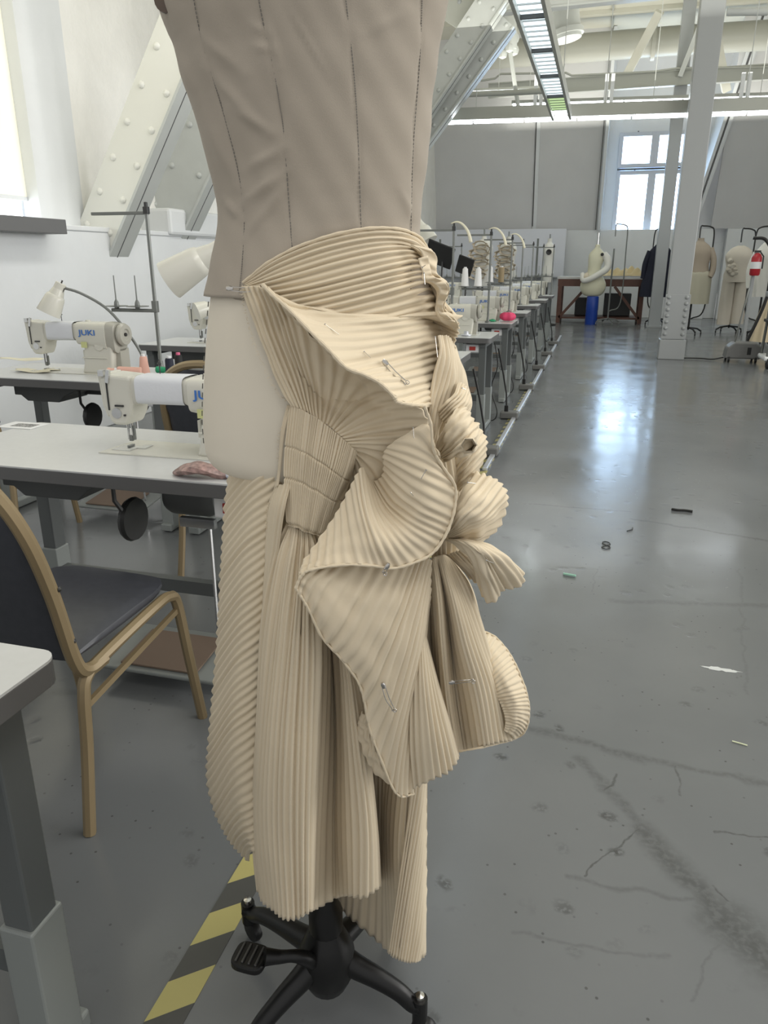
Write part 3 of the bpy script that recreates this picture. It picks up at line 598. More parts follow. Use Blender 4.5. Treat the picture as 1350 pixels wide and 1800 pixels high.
# paper strips hanging from some stand tops
strip_m = mat('cream_strip', (.78, .74, .58), .7)
for i, (x, y) in enumerate([SP[0], SP[1], SP[2], (-2.1, 6.85)]):
    P = np.array([(-.03, 0, .02), (.02, 0, .035), (.07, .0, .02), (.12, 0, -.03), (.15, 0, -.09), (.165, 0, -.15)]) * ((.85, .85, .85, .7)[i])
    C = cr(P, np.linspace(0, 5, 20)); T = np.gradient(C, axis=0); T /= np.linalg.norm(T, axis=1)[:, None]; Nn = np.stack([-T[:, 2], T[:, 0] * 0 + .3, T[:, 0]], 1)
    V = np.stack([C + Nn * s * (np.linspace(.3, 1, 20)[:, None]) for s in (-.014, .0, .014)])
    o = grid_mesh('cloth_strip', V, strip_m, None, .0015); o.location = (x, y, Z + .845)
    tag(o, ['cream tape strip curling off the stand at the edge of the dress', 'cream tape strip curling off the stand with the white cones', 'cream tape strip curling off the third stand top', 'short cream strip curling over the dark lamp shade'][i], 'strip', 'cream strips on thread stands')
# cones and spools
navy = mat('navy_thread', (.012, .014, .03), .7); black_t = mat('black_thread', (.01, .01, .01), .7); pink_t = mat('peach_thread', (.72, .42, .34), .7); white_t = mat('white_thread', (.80, .80, .80), .7); pink_tip = mat('pink_tip', (.75, .15, .28), .5); tan_t = mat('tan_thread', (.32, .25, .15), .8)
P = onz(300, 664, Z); make_spool('navy thread cone with a white tip beside the dress form', (P[0], P[1], Z), navy, .10, (.025, .021), tip=white_p)
P = onz(316, 659, Z); make_spool('black thread cone with a pink tip beside the dress form', (P[0], P[1], Z), black_t, .105, (.023, .020), tip=pink_tip)
P = onz(255, 660, Z); make_spool('upright peach thread cone on the table of the second machine', (P[0], P[1], Z), pink_t, .10, (.030, .019), group='peach thread cones')
P = onz(200, 664, Z); make_spool('peach cone lying on its side, left one of the pair behind the front machine', (P[0] - .03, P[1], Z + .025), pink_t, .12, (.026, .018), group='peach thread cones', rx=0).rotation_euler = (0, math.pi / 2, .05)
P = onz(232, 664, Z); make_spool('peach cone lying with its hollow end towards us', (P[0] + .06, P[1] - .0, Z + .028), pink_t, .12, (.028, .019), group='peach thread cones').rotation_euler = (0, -math.pi / 2 + .15, .5)
P = onz(275, 655, Z); gs = make_spool('small green spool lying behind the upright peach cone', (P[0], P[1], Z + .016), grn, .05, (.018, .016), tip=grn); gs.rotation_euler = (0, math.pi / 2, .2)
for i, (x, y, k) in enumerate([(SP[1][0] - .11, SP[1][1], 'right'), (SP[1][0] - .24, SP[1][1], 'left')]):
    make_spool('white thread cone on the spool stand right of the dress, the %s one of two' % k, (x, y, Z + .34), white_t, .17, (.040, .026), 'white cones on the stand')
make_spool('white thread cone on the third stand of the aisle side row', (SP[2][0] - .24, SP[2][1], Z + .34), white_t, .17, (.042, .028))
make_spool('tan thread cone on the third stand, seen behind the white cones', (SP[2][0] - .11 - .0, SP[2][1], Z + .34), tan_t, .17, (.035, .035), name='thread_spool')
# lamps
A = onx(311, 500, -1.27); A2 = A
pm = ony(313, 505, 1.95); pb = ony(390, 452, 2.0)
make_lamp('large white work lamp head jutting out left of the dress form', (-1.0, 2.2, Z), ony(297, 493, 1.95), Vector(ony(378, 442, 1.99)) - Vector(ony(297, 493, 1.95)), (-1.0, 2.2, Z), .054, L=.185)
make_lamp('small white work lamp on a gooseneck above the second machine', (-2.38, 3.62, Z), ony(85, 551, 3.45), Vector(ony(108, 497, 3.5)) - Vector(ony(85, 551, 3.45)), (-2.38, 3.62, Z + .0), .062, L=.17)
make_lamp('white work lamp facing us at the left edge of the dress form', (-2.8, 5.3, Z), ony(345, 548, 4.95), (.6, .6, .25), (-2.75, 5.35, Z), .065, L=.15)
make_lamp('white lamp shade behind the first stand at the right edge of the dress', (-2.4, 6.8, Z), ony(752, 425, 6.5), (-.5, .1, .8), (-2.4, 6.8, Z), .09, L=.2)
pad_m = mat('black_panel', (.015, .015, .017), .4)
for i, (q, Y, sz, lb) in enumerate([((773, 447), 6.5, (.24, .02, .2), 'dark angled panel just right of the dress hip ruffle'), ((817, 467), 7.95, (.17, .02, .2), 'small black tilted tablet behind the white cones')]):
    P = ony(*q, Y); t = thing('tilted_panel', lb, 'panel', (P[0], P[1], Z))
    MB().box((0, 0, P[2] - Z), sz, Matrix.Rotation(.35, 3, 'Y') @ Matrix.Rotation(.5, 3, 'X')).build('panel', pad_m, t, bevel=.01)
    MB().tube([(0, .02, 0), (.02, .02, P[2] - Z - .05)], .008, 6).build('arm', dk, t)
# pink tomato pincushion
P = onz(902, 558, Z); t = thing('pincushion', 'bright pink round pincushion on the second visible table', 'pincushion', (-.875, 7.78, Z))
V = []; nn = 36
for i in range(13):
    a = math.pi * i / 12; V.append([(math.sin(a) * .075 * (1 + .10 * math.cos(6 * 2 * math.pi * k / nn)) * math.cos(2 * math.pi * k / nn), math.sin(a) * .075 * (1 + .10 * math.cos(6 * 2 * math.pi * k / nn)) * math.sin(2 * math.pi * k / nn), .048 - .048 * math.cos(a) * (1 - .25 * math.exp(-(math.sin(a) * 3) ** 2))) for k in range(nn)])
MB().loft(V).build('cushion', mat('hot_pink', (.72, .06, .16), .6), t, True)
for k in range(5): MB().tube([(rng.uniform(-.04, .04), rng.uniform(-.03, .03), .08), (rng.uniform(-.06, .06), rng.uniform(-.04, .04), .12)], .0012, 4).build('pin', chrome, t)
t = thing('green_snips', 'green thread scrap beside the pink pincushion', 'thread', (-1.02, 7.72, Z)); MB().lathe([(.001, 0), (.04, .004), (.03, .018), (.001, .025)], 12).build('scrap', grn, t, True)
t = thing('tape_roll', 'clear plastic reel on the corner of the nearest dark legged table', 'reel', (-1.02, 6.15, Z)); MB().lathe([(.03, 0), (.045, .004), (.045, .012), (.02, .015), (.02, .035), (.001, .04)], 18).build('reel', alu, t, True)
# plastic bag of bobbins, paper label
P = onz(352, 838, Z); t = thing('plastic_pouch', 'clear crumpled pouch of reddish bits on the front table edge', 'pouch', (P[0], P[1], Z))
V = []
for i in range(15):
    a = i / 14; rr_ = .022 * math.sin(math.pi * a) ** .6 + .002; V.append([((a - .5) * .17, math.cos(2 * math.pi * k / 12) * rr_ * 1.4 * (1 + .2 * math.sin(5 * a + k)), .020 * math.sin(math.pi * a) + .006 + math.sin(2 * math.pi * k / 12) * rr_ * .7 + .003 * math.sin(9 * a + 2 * k)) for k in range(12)])
mb = MB().loft(V); mnz = min(p[2] for p in mb.v); mb.v = [(p[0], p[1], p[2] - mnz) for p in mb.v]
mb.build('contents', mat('pouch_stuff', (.34, .22, .20), .35, noise=.5, nscale=60), t, True)
MB().loft([[(x + .085, y * 1.0, z) for x, y, z in [((i) * .02, math.cos(2 * math.pi * k / 10) * (.012 + .01 * (i % 2)), .014 + math.sin(2 * math.pi * k / 10) * .012) for k in range(10)]] for i in range(4)]).build('wrapper_end', mat('clear_film', (.8, .82, .9), .08, trans=.6), t, True)
P = onz(40, 748, Z); t = thing('paper_label', 'white paper label with dark print on the front table at far left', 'label', (P[0], P[1], Z))
MB().box((0, 0, .0008), (.15, .10, .0012)).build('paper', white_p, t); MB().box((.01, 0, .0016), (.09, .05, .0004)).build('print', mat('print_grey', (.28, .28, .28), .7, noise=.8, nscale=150), t)
for (q, sz, lb) in [((40, 633), (.30, .10), 'thin white cloth scrap at the back of the second machine table'), ((62, 653), (.22, .12), 'cream cloth scrap under the second machine needle')]:
    P = onz(*q, Z); V = np.array([[(P[0] + (a - .5) * sz[0] + .02 * math.sin(9 * b), P[1] + (b - .5) * sz[1], Z + .003 + .004 * (1 + math.sin(7 * a + 3 * b))) for b in np.linspace(0, 1, 8)] for a in np.linspace(0, 1, 16)])
    o = centered(grid_mesh('cloth_scrap', V, strip_m, None, .001)); tag(o, lb, 'cloth')
# ------------------------------------------------------------------ chairs
gold = mat('chair_gold', (.27, .205, .115), .4, .2); vinyl = mat('chair_vinyl', (.050, .053, .064), .42, noise=.1)
def make_chair(label, loc, rz=0, group=None):
    t = thing('banquet_chair', label, 'chair', loc, rz, group)
    def sq(pts, name, par=t, r=.0155, n=60):
        C = cr(np.array(pts, float), np.linspace(0, len(pts) - 1, n)); return MB().tube(C.tolist(), r, 8).build(name, gold, par, True)
    for s in (-1, 1):
        x = s * .215
        sq([(x * 1.03, -.24, .0), (x, -.20, .22), (x, -.185, .36), (x, -.165, .405), (x, -.10, .425), (x, .12, .455), (x, .19, .455), (x, .225, .42), (x * 1.02, .25, .25), (x * 1.04, .29, .0)], 'leg_frame')
        MB().bar((x, -.185, .33), (x, .225, .40), .012, .016).build('side_brace', gold, t)
        for yy, zz in ((-.205, .52), (-.225, .66)): MB().lathe([(.001, -.004), (.007, 0), (.001, .004)], 8, (x + s * .014, yy - .0, zz), Matrix(((0, 0, 1), (0, 1, 0), (-1, 0, 0)))).build('bolt', dk, t)
    H = [(.215, -.10, .418), (.215, -.165, .42), (.215, -.20, .47), (.213, -.235, .65), (.205, -.275, .80), (.165, -.305, .905), (.09, -.32, .955), (0, -.325, .968)]
    H = H + [(-x, y, z) for x, y, z in H[-2::-1]]
    sq(H, 'back_frame', r=.0175, n=110)
    # padded back inside the hoop
    R = []
    for z in np.linspace(.47, .945, 16):
        hw = .195 if z < .78 else .195 * math.sqrt(max(0, 1 - ((z - .78) / .172) ** 2)) ** .8 + .01
        y = np.interp(z, [.45, .65, .8, .905, .955], [-.195, -.235, -.275, -.305, -.32])
        R.append([(hw * math.copysign(abs(math.cos(a)) ** .6, math.cos(a)), y + .022 * math.copysign(abs(math.sin(a)) ** .8, math.sin(a)), z) for a in [2 * math.pi * k / 20 for k in range(20)]])
    MB().loft(R).build('backrest', vinyl, t, True)
    R = []
    for y in np.linspace(-.19, .235, 14):
        k_ = (y + .19) / .425; hw = .205 * (1 - .0 * k_) * (1 if k_ < .75 else math.sqrt(max(.02, 1 - ((k_ - .75) / .27) ** 2)) * .35 + .65); th = .028 * (math.sin(math.pi * min(1, max(0.04, k_ * .98 + .01))) ** .35)
        R.append([(hw * math.copysign(abs(math.cos(a)) ** .5, math.cos(a)), y, .462 + .02 * k_ + th * math.copysign(abs(math.sin(a)) ** .7, math.sin(a))) for a in [2 * math.pi * k / 24 for k in range(24)]])
    MB().loft(R).build('seat', vinyl, t, True)
    return t
ch = make_chair('dark vinyl banquet chair with tan frame in the left foreground', (-1.32, 1.50, 0), -.04, 'banquet chairs at the tables')
P = onz(20, 900, 0)
dup(ch, (-2.83, 2.95, 0), .1, label='blue backed banquet chair cut by the left picture edge', group='banquet chairs at the tables')
dup(ch, (-1.50, 2.98, 0), .05, label='banquet chair whose tan legs show under the front table', group='banquet chairs at the tables')
dup(ch, (-1.25, 5.55, 0), -.1, label='banquet chair under the nearest dark legged table right of the dress', group='banquet chairs at the tables')
# cables under tables
for i, (x, y) in enumerate([(-.83, 6.5), (-.85, 8.0), (-.85, 9.6), (-1.2, 2.2)]):
    P = [(0, 0, .70), (.03, .02, .5), (-.02, .05, .3), (.04, .06, .1), (.0, .1, .01), (-.12, .2, .01)]
    o = MB().tube(cr(np.array(P), np.linspace(0, 5, 30)).tolist(), .0045, 6).build('power_cable', cable_m, None, True); o.location = (x, y, -.005)
    tag(o, ['black cable hanging below the nearest dark legged table', 'black cable hanging below the table with the pincushion', 'black cable hanging below the third table', 'black cable lying under the front table'][i], 'cable')
# ------------------------------------------------------------------ far end
wood = mat('red_brown_wood', (.10, .042, .028), .45, noise=.2, nscale=8); muslin = mat('muslin_far', (.62, .55, .44), .85, bump=.3, bscale=50); formc = mat('form_cream', (.68, .66, .50), .6); formw = mat('form_white', (.72, .71, .66), .7)
blue_m = mat('blue_plastic', (.01, .05, .32), .35); navy_c = mat('navy_wool', (.012, .014, .03), .8); beige_c = mat('beige_wool', (.33, .28, .22), .85); grey_c = mat('grey_cotton', (.45, .45, .45), .85); jacket_m = mat('oat_cotton', (.60, .55, .47), .85); blackm = mat('black_metal', (.015, .015, .015), .4); dress_c = mat('straw_linen', (.62, .52, .36), .8)
t = thing('work_table', 'large red-brown wooden work table below the far window', 'table', (0.0, 18.75, 0))
MB().box((0, 0, 1.0), (1.95, 1.0, .05)).build('tabletop', mat('table_top_light', (.55, .54, .52), .4), t, bevel=.005)
MB().box((0, -.48, .90), (1.9, .03, .16)).build('apron', wood, t)
for x in (-.9, .9):
    for y in (-.44, .44): MB().box((x, y, .49), (.09, .09, .97)).build('leg', wood, t)
MB().bar((-.88, -.46, .12), (-.3, -.46, .82), .06, .05, (0, 1, 0)).build('brace', wood, t); MB().bar((.88, -.46, .12), (.3, -.46, .82), .06, .05, (0, 1, 0)).build('brace', wood, t)
MB().box((0, 0, .12), (1.8, .9, .04)).build('lower_shelf', wood, t)
t2 = thing('storage_box', 'dark boxes stored under the wooden work table', 'box', (.1, 18.95, .15)); MB().box((.3, 0, .25), (.6, .4, .5)).box((-.4, 0, .2), (.5, .4, .4)).build('box', blackm, t2, bevel=.01)
# crumpled muslin heap
V = np.array([[(a * .62, b * .3, .02 + max(0, (1 - a * a) * (1 - b * b)) * (.13 + .05 * math.sin(9 * a + 4 * b) + .04 * math.sin(17 * a - 7 * b))) for b in np.linspace(-1, 1, 20)] for a in np.linspace(-1, 1, 44)])
o = grid_mesh('fabric_heap', V, mat('yellow_muslin', (.62, .50, .28), .85), None, .01); o.location = (.56, 18.65, 1.025); tag(o, 'heap of yellowish muslin on the work table under the window', 'fabric')
def torso_rings(prof, n=28):
    """prof: (z, half width, half depth, x offset, y offset)"""
    return [[(x0_ + a * math.cos(2 * math.pi * k / n), y0_ + b * math.sin(2 * math.pi * k / n), z) for k in range(n)] for z, a, b, x0_, y0_ in prof]
def smooth_prof(p, n): return cr(np.array(p, float), np.linspace(0, len(p) - 1, n)).tolist()
t = thing('dress_form', 'full cream dress form with arm across its waist, on a blue barrel', 'dress form', (-.17, 18.0, 0))
MB().loft(torso_rings(smooth_prof([(.62, .05, .05, 0, 0), (.64, .18, .12, 0, 0), (.74, .26, .17, 0, 0), (.88, .275, .18, 0, 0), (1.0, .22, .15, .0, 0), (1.12, .15, .12, .0, 0), (1.25, .14, .12, .0, 0), (1.38, .165, .13, .02, 0), (1.5, .17, .11, .03, 0), (1.58, .11, .08, .03, 0), (1.64, .055, .055, .03, 0), (1.70, .05, .05, .03, 0), (1.71, .02, .02, .03, 0)], 40))).build('torso', formc, t, True)
A_ = cr(np.array([(.17, -.02, 1.50), (.26, -.06, 1.40), (.27, -.12, 1.22), (.12, -.2, 1.10), (-.1, -.22, .98), (-.22, -.16, .96), (-.25, -.08, 1.1)]), np.linspace(0, 6, 30))
MB().tube(A_.tolist(), [.085 - .0012 * k for k in range(30)], 14).build('arm', formw, t, True)
MB().tube(cr(np.array([(-.13, -.05, 1.08), (-.2, -.1, 1.02), (-.1, -.2, 1.0)]), np.linspace(0, 2, 10)).tolist(), .06, 10).build('sling', muslin, t, True)
MB().lathe([(.035, 0), (.035, .012), (.001, .014)], 14, (.14, -.12, 1.50), Matrix(((1, 0, 0), (0, 0, -1), (0, 1, 0)))).build('shoulder_cap', blackm, t, True)
MB().tube([(.03, 0, 1.7), (.03, 0, 1.95)], .03, 10).build('neck_post', chrome, t, True)
t = thing('blue_barrel', 'tall blue cylinder under the far cream dress form', 'barrel', (-.15, 18.0, 0)); MB().lathe([(.13, 0), (.135, .02), (.13, .3), (.135, .32), (.13, .6), (.12, .615)], 20).build('barrel', blue_m, t, True)
def stand(t, h=1.9, hook=True, m=blackm, x=0, side=1):
    MB().tube([(x, 0, .1), (x, 0, h - .5)], .018, 8).build('pole', m, t, True)
    for k in range(4):
        a = k * math.pi / 2 + .4; l = MB().tube([(x, 0, .14), (x + .18 * math.cos(a), .18 * math.sin(a), .12), (x + .27 * math.cos(a), .27 * math.sin(a), .07)], .016, 6).build('base_leg', m, t, True)
        MB().lathe([(.001, -.012), (.028, -.01), (.028, .01), (.001, .012)], 10, (x + .27 * math.cos(a), .27 * math.sin(a), .03), Matrix(((0, 0, 1), (0, 1, 0), (-1, 0, 0)))).build('caster', m, l, True)
    if hook: MB().tube(cr(np.array([(x + side * .02, .02, .3), (x + side * .24, .02, .5), (x + side * .25, .02, h - .45), (x + side * .24, .02, h - .1), (x + side * .18, .02, h - .02), (x + side * .05, .02, h), (x, .0, h - .02), (x, 0, h - .25)]), np.linspace(0, 7, 50)).tolist(), .013, 8).build('hanger_arm', m, t, True)
t = thing('form_stand', 'thin silver stand behind the blue barrel', 'stand', (.21, 17.95, 0)); stand(t, 2.12, True, rail_st)
def garment(name, label, cat, loc, prof, m, rz=0, fold=.012, nf=9, parts=()):
    t = thing(name, label, cat, loc, rz); P = smooth_prof(prof, 46); n = 64; R = []
    z1_ = P[-1][0]; z0_ = P[0][0]
    for z, a, b, x_, y_ in P:
        f = fold * (1 - (z - min(z0_, z1_)) / abs(z1_ - z0_)) ** .7
        R.append([(x_ + (a + f * math.sin(nf * 2 * math.pi * k / n + z)) * math.cos(2 * math.pi * k / n), y_ + (b + f * math.sin(nf * 2 * math.pi * k / n + z * 2)) * math.sin(2 * math.pi * k / n), z) for k in range(n)])
    MB().loft(R).build('body', m, t, True); return t
def sleeve(t, pts, r0, r1, m, name='sleeve'):
    C = cr(np.array(pts, float), np.linspace(0, len(pts) - 1, 24)); MB().tube(C.tolist(), np.linspace(r0, r1, 24).tolist(), 12).build(name, m, t, True)
g1 = garment('navy_coat', 'long navy coat on a form behind the slim column', 'coat', (1.17, 17.98, 0), [(.62, .34, .2, 0, 0), (.9, .32, .2, 0, 0), (1.2, .25, .16, 0, 0), (1.4, .24, .14, 0, 0), (1.55, .23, .12, 0, 0), (1.68, .12, .08, 0, 0), (1.74, .06, .06, 0, 0)], navy_c)
sleeve(g1, [(-.2, 0, 1.56), (-.28, -.02, 1.3), (-.3, -.04, 1.0)], .07, .05, navy_c); sleeve(g1, [(.2, 0, 1.56), (.28, -.02, 1.3), (.3, -.04, 1.0)], .07, .05, navy_c)
s = thing('garment_stand', 'black stand of the navy coat, its hoop before the window', 'stand', (1.28, 18.25, 0)); stand(s, 2.05, side=-1)
g2 = garment('beige_coat', 'beige jacket over a pale knee length skirt right of the wide column', 'garment', (1.70, 15.6, 0), [(.60, .27, .16, 0, 0), (.9, .27, .17, 0, 0), (1.12, .26, .17, 0, 0), (1.2, .20, .14, 0, 0), (1.24, .19, .14, 0, 0)], mat('pale_skirt', (.43, .41, .32), .85), fold=.01)
MB().loft(torso_rings(smooth_prof([(1.16, .215, .16, 0, 0), (1.3, .19, .14, 0, 0), (1.5, .22, .14, 0, 0), (1.62, .17, .10, 0, 0), (1.70, .07, .06, 0, 0), (1.76, .055, .055, 0, 0)], 24))).build('jacket', beige_c, g2, True)
sleeve(g2, [(.18, 0, 1.58), (.25, -.04, 1.4), (.26, -.08, 1.2), (.22, -.12, 1.08)], .06, .045, beige_c)
s = thing('garment_stand', 'black wheeled stand under the beige jacket', 'stand', (1.70, 15.85, 0)); stand(s, 1.98)
g3 = thing('trouser_suit', 'pale draped jacket and wide trousers on a stand, right of the beige jacket', 'garment', (2.50, 16.3, 0))
MB().loft(torso_rings(smooth_prof([(.98, .23, .16, 0, 0), (1.12, .24, .16, 0, 0), (1.25, .21, .15, 0, 0), (1.45, .25, .15, 0, 0), (1.58, .17, .10, 0, 0), (1.64, .06, .06, 0, 0)], 24))).build('jacket', jacket_m, g3, True)
for sx in (-1, 1):
    R = []
    for z, a in [(.18, .12), (.5, .125), (.8, .12), (1.02, .115)]: R.append([(sx * .12 + a * (1 + .08 * math.sin(6 * 6.283 * k / 32)) * math.cos(6.283 * k / 32), .11 * math.sin(6.283 * k / 32), z + (.0 if sx < 0 else .02)) for k in range(32)])
    MB().loft(R).build('trouser_leg', jacket_m, g3, True)
for k in range(9): 
    c_ = (-.14 + rng.uniform(-.08, .10), -.13, 1.2 + rng.uniform(-.12, .2)); MB().lathe([(.001, -.05), (.05, -.03), (.06, 0), (.04, .04), (.001, .05)], 12, c_, Matrix.Rotation(rng.uniform(0, 3), 3, 'X')).build('draped_fold', jacket_m, g3, True)
sleeve(g3, [(.2, 0, 1.53), (.29, -.03, 1.35), (.28, -.06, 1.15)], .08, .06, jacket_m)
s = thing('garment_stand', 'black stand with a hoop behind the trouser suit', 'stand', (2.52, 16.5, 0)); stand(s, 1.95)
g4 = garment('white_blouse', 'white long sleeved blouse on a stand between the two black hoops', 'garment', (2.78, 15.3, 0), [(.75, .16, .12, 0, 0), (1.0, .18, .13, 0, 0), (1.25, .16, .12, 0, 0), (1.45, .2, .12, 0, 0), (1.6, .12, .08, 0, 0), (1.68, .05, .05, 0, 0)], formw)
sleeve(g4, [(-.16, 0, 1.5), (-.24, -.03, 1.2), (-.22, -.08, .9)], .06, .045, formw)
s = thing('garment_stand', 'black stand whose hoop leans left, behind the straw gown', 'stand', (2.85, 15.5, 0)); stand(s, 1.95, side=-1)
g5 = garment('straw_gown', 'narrow straw coloured long gown beside the fire extinguisher', 'garment', (2.65, 13.6, 0), [(.12, .24, .18, 0, 0), (.4, .19, .15, 0, 0), (.8, .13, .11, .04, 0), (1.1, .10, .09, .07, 0), (1.2, .06, .06, .08, 0)], dress_c)
s = thing('garment_stand', 'tall black stand with wide hoop at the right picture edge', 'stand', (2.62, 13.85, 0)); stand(s, 1.98)
g6 = garment('grey_shirt', 'pale grey shirt hanging at the right picture edge', 'shirt', (2.98, 14.3, 0), [(1.0, .22, .13, 0, 0), (1.3, .22, .13, 0, 0), (1.5, .23, .12, 0, 0), (1.66, .12, .08, 0, 0), (1.74, .05, .05, 0, 0)], grey_c)
s = thing('garment_stand', 'black stand holding the pale grey shirt', 'stand', (2.98, 14.5, 0)); stand(s, 2.0)
# fire extinguisher on a short post
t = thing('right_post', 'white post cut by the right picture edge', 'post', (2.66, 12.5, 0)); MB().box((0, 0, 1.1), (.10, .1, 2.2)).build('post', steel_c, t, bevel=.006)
P = ony(1328, 470, 13.1); t = thing('fire_extinguisher', 'red and white fire extinguisher by the right edge', 'fire extinguisher', (P[0], P[1], P[2] - .12))
er = mat('extinguisher_red', (.42, .02, .03), .3)
MB().lathe([(.06, 0), (.075, .02), (.075, .26), (.05, .31), (.02, .33)], 18).build('cylinder', er, t, True); MB().lathe([(.077, .10), (.077, .2)], 18).build('label', white_p, t, True)
MB().box((0, 0, .35), (.09, .03, .03)).tube([(.04, 0, .34), (.09, 0, .28), (.09, -.02, .1)], .01, 6).build('valve', blackm, t)
t2 = thing('extinguisher_bracket', 'white wall panel carrying the fire extinguisher', 'panel', (P[0], P[1] + .105, 0)); MB().box((0, 0, .75), (.05, .06, 1.5)).build('panel', steel_c, t2, bevel=.01)
# steam iron unit and trolley
t = thing('steamer_unit', 'grey wheeled steamer base with a pole on the floor at right', 'steamer', (1.98, 11.75, 0))
MB().prism([(-.2, .05), (.26, .05), (.26, .22), (.18, .27), (-.1, .27), (-.18, .2)], -.15, .15).build('tank', mat('steamer_grey', (.22, .22, .22), .4), t, bevel=.02, seg=3)
for x in (-.15, .2):
    for y in (-.14, .14): MB().lathe([(.001, -.015), (.04, -.012), (.04, .012), (.001, .015)], 12, (x, y, .04), Matrix(((0, 0, 1), (0, 1, 0), (-1, 0, 0)))).build('wheel', blackm, t, True)
MB().tube([(-.08, 0, .25), (.02, .1, 1.0)], .012, 8).build('pole', rail_st, t, True)
MB().box((.1, -.152, .16), (.05, .006, .1)).build('grille', blackm, t)
MB().tube(cr(np.array([(.1, .1, .28), (.25, .1, .8), (.3, .1, 1.3), (.15, .1, 1.62), (-.02, .12, 1.66)]), np.linspace(0, 4, 40)).tolist(), .022, 8).build('hose', blackm, t, True)
MB().tube(cr(np.array([(-.2, 0, .05), (-.35, -.02, .02), (-.5, .05, .02), (-.75, .02, .02)]), np.linspace(0, 3, 30)).tolist(), .01, 6).build('cord', blackm, t, True)
t = thing('utility_trolley', 'wheeled trolley with black bin and grey frame at the right edge', 'trolley', (2.42, 11.2, 0))
for x in (-.22, .3):
    for y in (-.2, .2): MB().tube([(x, y, .08), (x + .02, y, .98)], .018, 8).build('upright', rail_st, t, True)
MB().box((.05, 0, .13), (.62, .46, .06)).build('deck', white_p, t, bevel=.02); MB().box((.05, 0, .60), (.6, .45, .04)).build('shelf', blackm, t, bevel=.01)
MB().prism([(-.15, .17), (.32, .17), (.36, .56), (-.19, .56)], -.18, .18).build('bin', blackm, t, bevel=.02)
MB().box((.02, 0, .94), (.6, .46, .07)).build('tray', mat('tray_grey', (.3, .32, .33), .4), t, bevel=.015)
MB().tube(cr(np.array([(-.2, -.2, .98), (-.18, -.2, 1.08), (0, -.2, 1.1), (.2, -.2, 1.08), (.3, -.2, .98)]), np.linspace(0, 4, 24)).tolist(), .016, 8).build('handle', blackm, t, True)
for x in (-.2, .28): MB().lathe([(.001, -.02), (.07, -.018), (.07, .018), (.001, .02)], 16, (x, -.2, .07), Matrix(((0, 0, 1), (0, 1, 0), (-1, 0, 0)))).build('wheel', blackm, t, True)
t = thing('fabric_pile', 'pinkish and white fabric scraps on the trolley shelf', 'fabric', (2.5, 11.15, .62))
MB().lathe([(.02, 0), (.16, .02), (.14, .08), (.05, .12), (.001, .12)], 16, sx=1.3).build('heap', mat('pinkish_cloth', (.5, .3, .28), .8, noise=.5, nscale=20), t, True)
# whiteboards
A = ony(858, 402, 20.2); B = ony(996, 402, 20.2)
t = thing('whiteboard', 'wide whiteboard standing against the far wall, left of the window', 'whiteboard', ((A[0] + B[0]) / 2 - .9, 20.2, 0))
MB().box((0, 0, 1.55), (B[0] - A[0] + 1.8, .04, 1.15)).build('panel', mat('board_white', (.72, .74, .80), .3), t, bevel=.005)
MB().box((B[0] - A[0] - .75, 0, .95), (.05, .05, 1.9)).box((-1.3, 0, .95), (.05, .05, 1.9)).build('frame_leg', rail_st, t)
# three draped forms in front of the board
for i, (q, Y, s_, lb) in enumerate([((850, 448), 14.6, 1.0, 'pale dress form with a large ruffled muslin drape, seen above the white cones'), ((893, 450), 15.6, 1.0, 'dress form with gathered muslin ruffles, second from the dress'), ((965, 450), 17.6, .75, 'small white dress form with a dark round opening near the board edge')]):
    P = ony(*q, Y); t = thing('draped_form', lb, 'dress form', (P[0], P[1], 0)); z = P[2]
    MB().loft(torso_rings(smooth_prof([(z - .55, .12 * s_, .1, 0, 0), (z - .35, .17 * s_, .13, 0, 0), (z - .15, .13 * s_, .11, 0, 0), (z + .1, .17 * s_, .12, 0, 0), (z + .22, .13 * s_, .09, 0, 0), (z + .28, .05, .05, 0, 0), (z + .36, .045, .045, 0, 0)], 26))).build('torso', formw, t, True)
    MB().tube([(0, 0, .05), (0, 0, z - .5)], .02, 8).build('pole', blackm, t, True)
    MB().lathe([(.25, 0), (.25, .02), (.03, .06)], 16).build('base', blackm, t, True)
    MB().tube([(0, 0, z + .35), (0, 0, z + .45)], .015, 8).build('neck_post', rail_st, t, True)
    if i < 2:
        for k in range(8):
            n_ = 40; r_ = .10 + .02 * (k % 3); V = np.array([[((1 + b * .35) * r_ * math.cos(2 * math.pi * a) * (1 + .14 * b * math.sin(14 * math.pi * a + k)) - .05 + .05 * math.sin(k * 1.7), -.13 - b * .07 + .02 * math.sin(10 * math.pi * a), z + .17 - k * .075 + (1 + b * .35) * r_ * .55 * math.sin(2 * math.pi * a)) for b in np.linspace(0, 1, 5)] for a in np.linspace(0, 1, n_)])
            grid_mesh('ruffle', V, muslin, t, .004)
    else: MB().lathe([(.06, 0), (.05, .01), (.001, -.002)], 14, (0, -.13, z + .08), Matrix(((1, 0, 0), (0, 0, -1), (0, 1, 0)))).build('opening', blackm, t, True)
